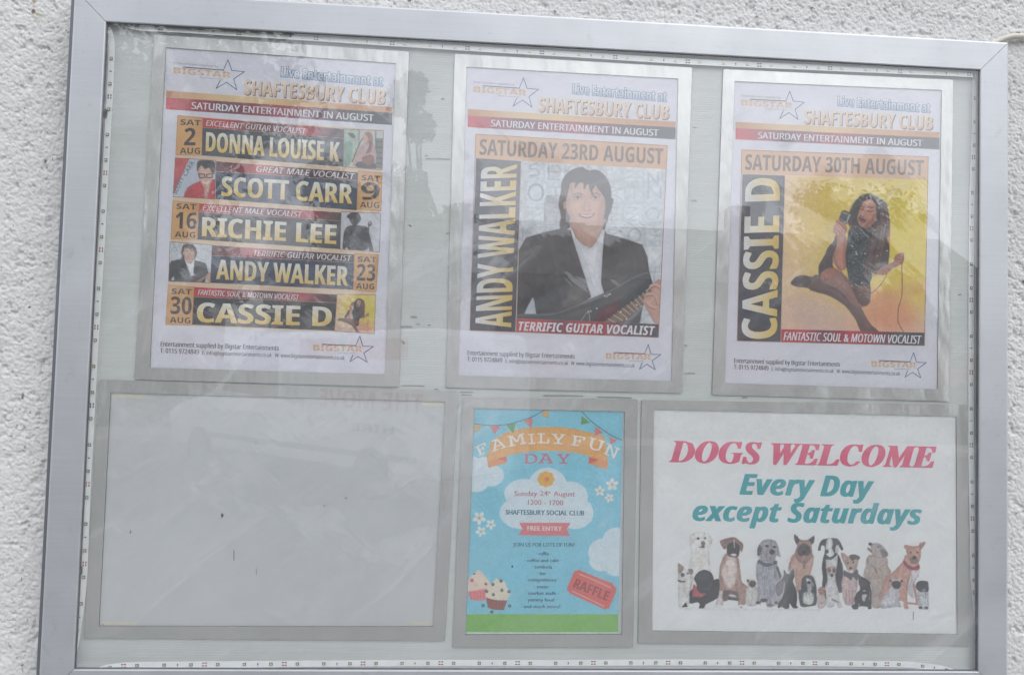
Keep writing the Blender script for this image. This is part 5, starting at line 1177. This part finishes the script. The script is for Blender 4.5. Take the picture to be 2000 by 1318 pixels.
# ---- poster 1: the month's list
root = sheet('poster', PQ[1], PD, 'poster listing the five Saturday acts of August in gold lettering', 'poster', group='club posters in the notice case')
club_head(1, root)
C1 = Zm(320, 220, 4.348); C2 = Zm(320, 390, 4.545)
pr = Print(PD)
pr.poly([C1((118, 25))[0], C1((1865, 150))[0], C2((1882, 845))[0], C2((1868, 1190))[0], C2((15, 1110))[0]], [(232, 206, 176)] * 5, .00002)
pr.build('list_background', root)
DN = (60, 50, 48); OR = (228, 178, 116)
GM1 = homog([(1018.2, 315.3), (1301.5, 330.8), (1287, 633), (1009.4, 622)], C2((55, 375), (430, 403), (412, 738), (42, 725)))
rows = [
    dict(z=C1, date=[(118, 25), (330, 45), (322, 365), (100, 360)], sat=[(140, 105), (312, 112), 46], num=('2', (172, 278), (266, 280), 146), aug=[(135, 350), (307, 352), 50],
         red=[(330, 45), (1530, 140), (1528, 220), (328, 127)], act=('EXCELLENT GUITAR VOCALIST', (358, 112), (1208, 184), 47), slate=[(328, 127), (1528, 220), (1525, 462), (322, 365)], name=('DONNA LOUISE K', (357, 330), (1487, 418), 163, 1.5), photo=[(1530, 140), (1865, 155), (1855, 488), (1525, 462)], fn=paint_guitarist, sc=(64, 74, 86)),
    dict(z=C1, date=[(1650, 495), (1855, 512), (1845, 835), (1638, 820)], sat=[(1678, 576), (1835, 585), 46], num=('9', (1672, 738), (1830, 742), 145), aug=[(1665, 808), (1828, 812), 50],
         red=[(445, 415), (1650, 510), (1648, 578), (443, 500)], act=('GREAT MALE VOCALIST', (785, 503), (1622, 568), 50), slate=[(443, 500), (1648, 578), (1638, 830), (440, 735)], name=('SCOTT CARR', (490, 708), (1598, 775), 165, 1.5), photo=[(97, 385), (440, 408), (435, 735), (78, 715)], fn=paint_redshirt, sc=(50, 66, 92)),
    dict(z=C2, date=[(80, 10), (318, 35), (297, 355), (62, 348)], sat=[(110, 82), (288, 90), 48], num=('16', (102, 255), (290, 262), 145), aug=[(97, 332), (278, 340), 50],
         red=[(318, 35), (1575, 115), (1570, 190), (305, 110)], act=('EXCELLENT MALE VOCALIST', (345, 97), (1228, 157), 49), slate=[(305, 110), (1570, 190), (1565, 440), (297, 355)], name=('RICHIE LEE', (340, 325), (1525, 395), 170, 2.0), photo=[(1575, 108), (1925, 122), (1915, 465), (1565, 440)], fn=paint_silhouette, sc=(44, 46, 52)),
    dict(z=C2, date=[(1692, 480), (1908, 490), (1885, 820), (1680, 802)], sat=[(1720, 552), (1887, 558), 48], num=('23', (1710, 716), (1875, 722), 145), aug=[(1705, 792), (1868, 797), 50],
         red=[(430, 405), (1692, 488), (1690, 560), (425, 495)], act=('TERRIFIC GUITAR VOCALIST', (797, 498), (1665, 546), 49), slate=[(425, 495), (1690, 560), (1680, 800), (412, 738)], name=('ANDY WALKER', (465, 705), (1632, 765), 172, 1.5), photo=[(55, 375), (430, 403), (412, 738), (42, 725)], fn='man', sc=(34, 52, 88)),
    dict(z=C2, date=[(38, 757), (270, 775), (250, 1112), (15, 1110)], sat=[(68, 836), (247, 842), 48], num=('30', (58, 1012), (243, 1018), 152), aug=[(52, 1090), (235, 1098), 50],
         red=[(270, 775), (1535, 842), (1532, 915), (265, 862)], act=('FANTASTIC SOUL & MOTOWN VOCALIST', (303, 845), (1200, 892), 47), slate=[(265, 862), (1532, 915), (1515, 1163), (250, 1110)], name=('CASSIE D', (295, 1085), (1485, 1125), 172, 2.2), photo=[(1538, 840), (1882, 845), (1868, 1190), (1515, 1165)], fn='singer', sc=(36, 40, 46))]
BIGQ = {'man': [(1018.2, 315.3), (1301.5, 330.8), (1287, 633), (1009.4, 622)], 'singer': [(1533.3, 343.5), (1811.5, 350.8), (1806, 650), (1526, 642.4)]}
for r in rows:
    z = r['z']; s = 4.348 if z is C1 else 4.545
    pr = Print(PD); q = z(*r['date']); pr.quad(q, [OR, (214, 156, 92), (226, 176, 112), (220, 168, 104)], .00004)
    text(pr, 'SAT', 'sansb', *z(*r['sat'][:2]), r['sat'][2] / s, DN, lift=.00008); n_ = r['num']; text(pr, n_[0], 'sansb', *z(n_[1], n_[2]), n_[3] / s, DN, bold=.4, lift=.00008)
    text(pr, 'AUG', 'sansb', *z(*r['aug'][:2]), r['aug'][2] / s, DN, lift=.00008); pr.line([q[0], q[1], q[2], q[3], q[0]], .8, (176, 122, 92), .00007); pr.build('date_panel', root)
    pr = Print(PD); flip = r['date'][0][0] > 1000
    st = [(0, (198, 46, 60)), (.12, (206, 60, 72)), (.35, (128, 56, 68)), (.55, (110, 52, 62)), (.75, (190, 60, 72)), (.88, (110, 46, 56)), (1, (60, 46, 52))] if not flip else [(0, (92, 48, 58)), (.12, (122, 46, 56)), (.3, (196, 46, 58)), (.42, (150, 44, 56)), (.6, (70, 44, 54)), (1, (56, 50, 56))]
    pr.hgrad(z(*r['red']), st, .00004); a = r['act']; text(pr, a[0], 'sansi', *z(a[1], a[2]), a[3] / s, (238, 228, 230), bold=.5, shadow=(70, 40, 46), sw=-.6, lift=.00008); pr.build('act_strip', root)
    pr = Print(PD); pr.quad(z(*r['slate']), r['sc'], .00004); q = z(*r['slate']); pr.line([q[0], q[1]], .9, (196, 150, 110), .00006)
    a = r['name']; text(pr, a[0], 'sansb', *z(a[1], a[2]), a[3] / s, (236, 198, 96), (240, 240, 234), bold=a[4], shadow=(24, 24, 30), sw=-1.0, lift=.00008); pr.build('name_panel', root)
    q = z(*r['photo']); fn = r['fn']
    if fn == 'man': fn = paint_mini(paint_man, BIGQ['man'], q)
    elif fn == 'singer': fn = paint_mini(paint_singer, BIGQ['singer'], q)
    raster('small_portrait', q, fn, PD - .00005, root, k=1.4, warp=.4, rk=.15, rr=4, lump=.12, grain=.08, desat=.12)
    pr = Print(PD); pr.line([q[0], q[1], q[2], q[3], q[0]], 1.1, (150, 104, 96), .0001)
    if r['fn'] is paint_redshirt:
        text(pr, 'SCOTT', 'reg', *C1((105, 700), (172, 560)), 9, (96, 110, 128), up=(-.82, -.5), bold=.4, lift=.00012); text(pr, 'CARR', 'reg', *C1((192, 545), (262, 425)), 9, (96, 110, 128), up=(-.82, -.5), bold=.4, lift=.00012)
    pr.build('portrait_rule', root)
club_foot(1, root)

# ---- the fun day flyer
root = sheet('flyer', PQ[5], PD, 'blue family fun day flyer with bunting, cupcakes and a raffle ticket', 'flyer', color=(150, 200, 222))
q = PQ[5]
raster('flyer_picture', off_quad(q, .6), paint_fair, PD - .00004, root, k=1.2, warp=.25, grain=.07, soft=1.1, blur=.4)
pr = Print(PD - .00005); D1 = Zm(880, 770, 5.068); D2 = Zm(880, 1020, 5.068)
arc = [('F', 330, 588, 112, -26, 98), ('A', 488, 545, 148, -19, 110), ('M', 666, 502, 178, -11, 106), ('I', 806, 491, 66, -4, 102), ('L', 920, 484, 112, 0, 100), ('Y', 1066, 491, 138, 3, 100), ('F', 1255, 512, 130, 8, 102), ('U', 1425, 550, 150, 16, 112), ('N', 1570, 612, 138, 24, 114)]
for ch, x, y, w_, ang, h_ in arc:
    t = math.radians(ang); c, s_ = math.cos(t), math.sin(t)
    a = D1((x - w_ / 2 * c, y - w_ / 2 * s_))[0]; b_ = D1((x + w_ / 2 * c, y + w_ / 2 * s_))[0]
    text(pr, ch, 'mono', a, b_, h_ / 5.068, (250, 246, 238), up=(s_, -c), bold=.8, shadow=(224, 150, 84), sw=-.7)
for ch, x, y, w_ in (('D', 792, 684, 130), ('A', 943, 682, 146), ('Y', 1116, 684, 130)): text(pr, ch, 'mono', *D1((x - w_ / 2, y), (x + w_ / 2, y)), 19, (212, 122, 142), bold=.9)
pr.build('title_lettering', root)
pr = Print(PD - .00005); pk = (206, 122, 138); tl = (28, 112, 134); db = (44, 84, 112)
text(pr, 'Sunday 24', 'reg', *D1((632, 1003), (960, 1003)), 9.6, pk, bold=.5); text(pr, 'th', 'reg', *D1((966, 978), (990, 978)), 4.5, pk, bold=.3); text(pr, 'August', 'reg', *D1((1020, 1006), (1230, 1008)), 9.4, pk, bold=.5)
text(pr, '1200 - 1700', 'reg', *D1((765, 1092), (1115, 1096)), 9.8, pk, bold=.5); text(pr, 'SHAFTESBURY SOCIAL CLUB', 'reg', *D1((545, 1187), (1322, 1197)), 9.2, tl, bold=.8)
pr.build('venue_lettering', root)
pr = Print(PD - .00005); text(pr, 'FREE ENTRY', 'reg', *D2((762, 78), (1100, 82)), 8.6, (252, 240, 236), bold=.8); pr.build('ribbon_lettering', root)
pr = Print(PD - .00005); text(pr, 'JOIN US FOR LOTS OF FUN!', 'reg', *D2((620, 236), (1225, 240)), 7.6, tl, bold=.6)
for t, x0, x1, y in (('· raffle ·', 845, 1000, 322), ('· coffee and cake ·', 732, 1098, 388), ('· tombola ·', 805, 1028, 452), ('· bar ·', 858, 968, 516), ('· competitions ·', 742, 1073, 580), ('· music ·', 828, 994, 648), ('· market stalls ·', 742, 1070, 712), ('· yummy food ·', 740, 1052, 778), ('and much more!', 724, 1085, 844)):
    text(pr, t, 'reg', *D2((x0, y), (x1, y + 2)), 6.4, db, bold=.55)
pr.build('programme_lettering', root)
pr = Print(PD - .00005); text(pr, 'RAFFLE', 'sansb', *D2((1212, 640), (1545, 775)), 19, (176, 66, 60), up=(.36, -.93), bold=1.0); pr.build('ticket_lettering', root)

# ---- the dogs welcome sign
root = sheet('sign_sheet', PQ[6], PD, 'white dogs welcome sign with pink and green lettering above a row of dogs', 'sign', color=(241, 243, 243))
E1 = Zm(1240, 780, 3.0303)
pr = Print(PD); text(pr, 'DOGS WELCOME', 'serifi', *E1((205, 368), (1778, 403)), 41, (230, 84, 126), bold=4.6, shadow=(176, 76, 106), sw=-.7, up=(.01, -1)); pr.build('headline_lettering', root)
pr = Print(PD); text(pr, 'Every Day', 'sansbi', *E1((622, 560), (1406, 575)), 40, (34, 168, 176), bold=3.0, shadow=(60, 140, 132), sw=-.6, up=(.0, -1), slant=3); 
text(pr, 'except Saturdays', 'sansbi', *E1((342, 715), (1690, 738)), 38, (34, 168, 176), bold=3.0, shadow=(60, 140, 132), sw=-.6, up=(.0, -1), slant=3); pr.build('day_lettering', root)
raster('row_of_dogs', [(1322, 1036), (1822, 1042), (1820, 1218), (1320, 1212)], paint_dogs, PD - .00004, root, k=1.45, warp=.7, wsc=2.6, grain=.12, bg=(241, 243, 243), rk=.13, rr=9, lump=.16, soft=1.3, blur=.5, desat=.3)

# ============================================================ cable by the board's top corner
p0, p1 = at((1966, 76), FRONT)[0], at((2100, 78), FRONT)[0]
cb = bpy.data.curves.new('cable', 'CURVE'); cb.dimensions = '3D'; cb.bevel_depth = .0042; cb.bevel_resolution = 3
sp = cb.splines.new('NURBS'); pts = [(p0[0] - .03, -.004, p0[2] - .015), (p0[0] - .008, -.010, p0[2] - .001), (p0[0] + .012, -.008, p0[2] + .001), (p0[0] + .06, -.007, p0[2] + .001), (1.9, -.007, p1[2]), (3.2, -.008, p1[2] + .004)]
sp.points.add(len(pts) - 1)
for i, p in enumerate(pts): sp.points[i].co = (*p, 1)
sp.use_endpoint_u = True
oc = bpy.data.objects.new('cable', cb); COL.objects.link(oc); bpy.context.view_layer.update()
me = bpy.data.meshes.new_from_object(oc.evaluated_get(bpy.context.evaluated_depsgraph_get())); bpy.data.objects.remove(oc)
me.polygons.foreach_set('use_smooth', [True] * len(me.polygons))
tag(link('cable', me, None, plain('painted_cable', (.55, .52, .46), .6)), 'cream painted cable leaving the top right corner of the notice case along the wall', 'cable')
# ============================================================ the street behind the photographer
# (it is seen only as reflections in the glass)
M_ASPH = plain('asphalt', (.055, .055, .06), .85, 0, .25, 30); M_PAVE = plain('pavement_concrete', (.34, .335, .32), .85, 0, .15, 12)
M_GRASS = plain('verge_grass', (.06, .10, .03), .9, 0, .4, 20); M_BRICK = plain('red_brick', (.26, .13, .09), .85, 0, .3, 14); M_ROOF = plain('roof_tile', (.10, .075, .065), .8, 0, .3, 9)
M_WHITE = plain('white_paint', (.72, .72, .74), .35, 0, .03, 4); M_VAN = plain('white_van_paint', (.74, .75, .77), .22, 0, .02, 2); M_DARK = plain('dark_glass', (.02, .025, .03), .08); M_TYRE = plain('tyre', (.02, .02, .022), .8)
M_LEAF = plain('leaf', (.055, .085, .03), .6, 0, .5, 3); M_BARK = plain('bark', (.09, .07, .05), .9, 0, .3, 20); M_REDL = plain('red_lettering', (.50, .05, .06), .4); M_GREYL = plain('grey_lettering', (.10, .11, .13), .4)
m = MB(); m.box((-60, -1.9, -.12), (70, .0, .0)); tag(m.build('pavement', M_PAVE), 'grey concrete pavement at the foot of the wall', kind='structure')
m = MB(); m.box((-60, -16.2, -.14), (70, -1.9, -.11)); tag(m.build('road', M_ASPH), 'dark asphalt road in front of the wall', kind='structure')
m = MB(); m.box((-200, -220, -.3), (220, 40, -.141)); tag(m.build('ground', M_GRASS), 'grassy ground beyond the road', kind='structure')
m = MB(); m.box((-60, -18.2, -.12), (70, -16.2, .0)); tag(m.build('far_pavement', M_PAVE), 'far pavement across the road', kind='structure')

def house(x, y, wd, h, label):
    r = empty('house', (x, y, 0), label, 'house', 'houses across the road')
    b = MB(); b.box((x - wd / 2, y - 8, -.1), (x + wd / 2, y, h)); b.build('wall', M_BRICK, r)
    b = MB(); e = .35; b.prism([(y + e, h - .1), (y - 4, h + 2.6), (y - 8 - e, h - .1)], x - wd / 2 - e, x + wd / 2 + e, ax=0); rf = b.build('roof', M_ROOF, r)
    b = MB(); b.box((x + wd / 2 - 1.3, y - 4.5, h + 1.4), (x + wd / 2 - .5, y - 3.6, h + 3.6)); b.build('chimney', M_BRICK, r)
    for fz in (.9, 3.5):
        for fx_ in (-.28, .28):
            if fz < 1 and fx_ > 0: continue
            c = x + fx_ * wd
            b = MB(); b.box((c - .8, y - .02, fz), (c + .8, y + .06, fz + 1.25)); wf = b.build('window', M_ROOF, r)
            for k in (-1, 1):
                b = MB(); b.box((c + k * .38 - .33, y + .061, fz + .08), (c + k * .38 + .33, y + .07, fz + 1.17)); b.build('pane', M_DARK, wf)
    c = x + .28 * wd; b = MB(); b.box((c - .5, y - .02, 0), (c + .5, y + .07, 2.1)); b.build('door', M_REDL, r)
house(1.4, -26, 7.2, 5.1, 'red brick house with dark tiled roof, straight across the road'); house(9.2, -26.5, 7.2, 5.1, 'red brick house with dark tiled roof, beside the tall tree'); house(17, -27, 7.4, 5.2, 'red brick house with dark tiled roof, farthest along the road'); house(-15, -30, 7.4, 5.0, 'red brick house standing behind the large dark tree')

def tree(x, y, h, cr, cz, n, seed, label, squash=1., leaf=.11):
    rnd = np.random.default_rng(seed); r = empty('tree', (x, y, 0), label, 'tree', 'trees across the road')
    # trunk and limbs
    m = MB()
    def limb(a, b_, r0, r1):
        a, b_ = np.array(a), np.array(b_); d = b_ - a; d = d / np.linalg.norm(d); u = np.cross(d, (0.3, 1, .1)); u /= np.linalg.norm(u); v = np.cross(d, u); k = 7
        V = [a + (u * math.cos(t) + v * math.sin(t)) * r0 for t in np.linspace(0, 2 * math.pi, k, False)] + [b_ + (u * math.cos(t) + v * math.sin(t)) * r1 for t in np.linspace(0, 2 * math.pi, k, False)]
        m.add(V, [(i, (i + 1) % k, (i + 1) % k + k, i + k) for i in range(k)])
    top = np.array((x, y, h * .72)); limb((x, y, -.1), (x + .1, y, h * .35), h * .032, h * .024); limb((x + .1, y, h * .35), top, h * .024, h * .01)
    cl = []
    for k in range(26):
        th = rnd.uniform(0, 2 * math.pi); ph = math.acos(rnd.uniform(-.8, 1)); rr = rnd.uniform(.55, 1.0)
        c = np.array((x + cr * squash * rr * math.sin(ph) * math.cos(th), y + cr * .7 * rr * math.sin(ph) * math.sin(th), cz + (h - cz) * rr * math.cos(ph)))
        cl.append((c, rnd.uniform(.22, .42) * cr)); st = np.array((x, y, rnd.uniform(h * .3, h * .7))); limb(st, c, h * .008, h * .002)
    m.build('trunk', M_BARK, r, smooth=True)
    cl.append((np.array((x, y, cz)), cr * .62))
    per = n // len(cl); V = []
    for c, rad in cl:
        d = rnd.normal(size=(per, 3)); d /= np.linalg.norm(d, axis=1)[:, None]; p = c + d * (rad * rnd.uniform(.35, 1.12, (per, 1)))
        a = rnd.normal(size=(per, 3)); a /= np.linalg.norm(a, axis=1)[:, None]; b_ = np.cross(a, rnd.normal(size=(per, 3))); b_ /= np.linalg.norm(b_, axis=1)[:, None]
        s = leaf * rnd.uniform(.6, 1.3, (per, 1))
        V.append(np.stack([p - a * s, p + b_ * s * .5, p + a * s, p - b_ * s * .5], 1))
    V = np.concatenate(V).reshape(-1, 3); k = len(V) // 4
    me = bpy.data.meshes.new('crown'); me.vertices.add(len(V)); me.vertices.foreach_set('co', V.reshape(-1).astype(np.float32)); me.loops.add(4 * k); me.loops.foreach_set('vertex_index', np.arange(4 * k, dtype=np.int32))
    me.polygons.add(k); me.polygons.foreach_set('loop_start', np.arange(0, 4 * k, 4, dtype=np.int32)); me.update(calc_edges=True); link('crown', me, r, M_LEAF)
def place(px, py0, py1, dist):
    # where something reflected between two heights in the photograph stands, `dist` metres out from the glass
    o = []
    for py in (py0, py1):
        d = np.array([(px - 1000) / F_PX, (659 - py) / F_PX, -1.]) @ RC; g = CP + d * (CP[2] / -d[2]); d2 = d * (dist / -d[2]); o.append((g[0] + d2[0], g[1] + d2[1] + Z0))
    return o
(x, z1), (_, z0) = place(240, 60, 330, 19.3); tree(x + .2, -19.3, z1 + 1.2, 4.0, 6.6, 24000, 1, 'broad dark tree at the far kerb left of the white van', 1., .16)
(x, z1), (_, z0) = place(1672, 325, 470, 20.5); tree(x, -20.5, z1 - .7, 2.4, 4.1, 16000, 2, 'rounded tree with a ragged top in front of the brick houses', 1.15, .11)
(x, z1), (_, z0) = place(660, 320, 560, 20); tree(x, -20, z1, 2.0, 3.4, 12000, 3, 'slim tree with upright crown behind the white van', 1., .11)
(x, z1), (_, z0) = place(835, 150, 440, 20.8); tree(x, -20.8, z1, 1.7, 4.2, 14000, 4, 'tall narrow tree just right of the slim one behind the van', 1., .12)

# the van, parked at an angle with its nose away from the wall
vx, vy = -4.5, -12.6
van = empty('parked_van', (vx, vy, -.11), 'white panel van with red lettering parked at an angle across the road', 'van')
side = [(0, .35), (0, .85), (.15, 1.0), (1.25, 1.28), (2.25, 2.05), (2.6, 2.2), (6.2, 2.24), (6.32, 1.9), (6.35, .35)]
m = MB(); m.prism([(vx + a, b_ - .11) for a, b_ in side], vy - 1.85, vy); m.build('body', M_VAN, van, bevel=.09)
m = MB(); m.prism([(vx + a, b_ - .11) for a, b_ in ((1.55, 1.30), (2.35, 1.95), (3.0, 1.97), (3.04, 1.22))], vy + .001, vy + .012); m.build('side_window', M_DARK, van)
m = MB(); m.prism([(vx + 1.32, 1.22), (vx + 2.22, 1.92), (vx + 2.19, 1.96), (vx + 1.29, 1.26)], vy - 1.7, vy - .15); m.build('windscreen', M_DARK, van)
for dx in (1.0, 5.1):
    t = np.linspace(0, 2 * math.pi, 24, False)
    m = MB(); m.prism([(vx + dx + .34 * math.cos(a), .23 + .34 * math.sin(a)) for a in t], vy - .2, vy + .03); wl = m.build('wheel', M_TYRE, van)
    m = MB(); m.prism([(vx + dx + .2 * math.cos(a), .23 + .2 * math.sin(a)) for a in t], vy + .031, vy + .045); m.build('rim', M_GREYL, wl)
m = MB(); m.box((vx + .04, vy - .38, .58), (vx + .34, vy + .008, .78)); m.build('headlight', M_WHITE, van)
m = MB(); m.box((vx + .9, vy + .001, .42), (vx + 5.9, vy + .014, .50)); m.build('rubbing_strip', M_GREYL, van)
m = MB(); m.box((vx + 3.5, vy + .001, 1.72), (vx + 4.3, vy + .012, 2.0)); m.build('red_panel', M_REDL, van)
m = MB(); m.box((vx + 4.6, vy + .001, 1.72), (vx + 5.7, vy + .012, 2.0)); m.build('red_panel', M_REDL, van)
def sign_text(t, st, x0, x1, z, cap, mat, parent, bold=0):
    V, F = glyph_mesh(t, st); k = (x1 - x0) / (V[:, 0].max() - V[:, 0].min()); H = cap_height(st)
    P_ = [(x1 - (v[0] - V[:, 0].min()) * k, vy + .016, z + v[1] / H * cap) for v in V]
    mesh('lettering', P_, F, parent, mat)
sign_text('THE MOVE', 'sansb', vx + 4.0, vx + 6.0, 1.06, .24, M_REDL, van); sign_text('HIRE', 'sansb', vx + 4.7, vx + 5.5, .76, .11, M_GREYL, van)
van.rotation_euler.z = R_(41)
# a low hedge and a garden wall give the skyline under the houses
rn = np.random.default_rng(9); n = 16000
p = np.stack([rn.uniform(-16, 22, n), rn.uniform(-19.2, -18.3, n), rn.uniform(-.1, 1.55, n) ** 1], -1); a = rn.normal(size=(n, 3)); a /= np.linalg.norm(a, axis=1)[:, None]; b_ = np.cross(a, rn.normal(size=(n, 3))); b_ /= np.linalg.norm(b_, axis=1)[:, None]
V = np.stack([p - a * .12, p + b_ * .07, p + a * .12, p - b_ * .07], 1).reshape(-1, 3)
me = bpy.data.meshes.new('hedge'); me.vertices.add(len(V)); me.vertices.foreach_set('co', V.reshape(-1).astype(np.float32)); me.loops.add(4 * n); me.loops.foreach_set('vertex_index', np.arange(4 * n, dtype=np.int32)); me.polygons.add(n); me.polygons.foreach_set('loop_start', np.arange(0, 4 * n, 4, dtype=np.int32)); me.update(calc_edges=True)
tag(link('hedge', me, None, M_LEAF), 'low clipped green hedge along the far pavement', 'hedge')
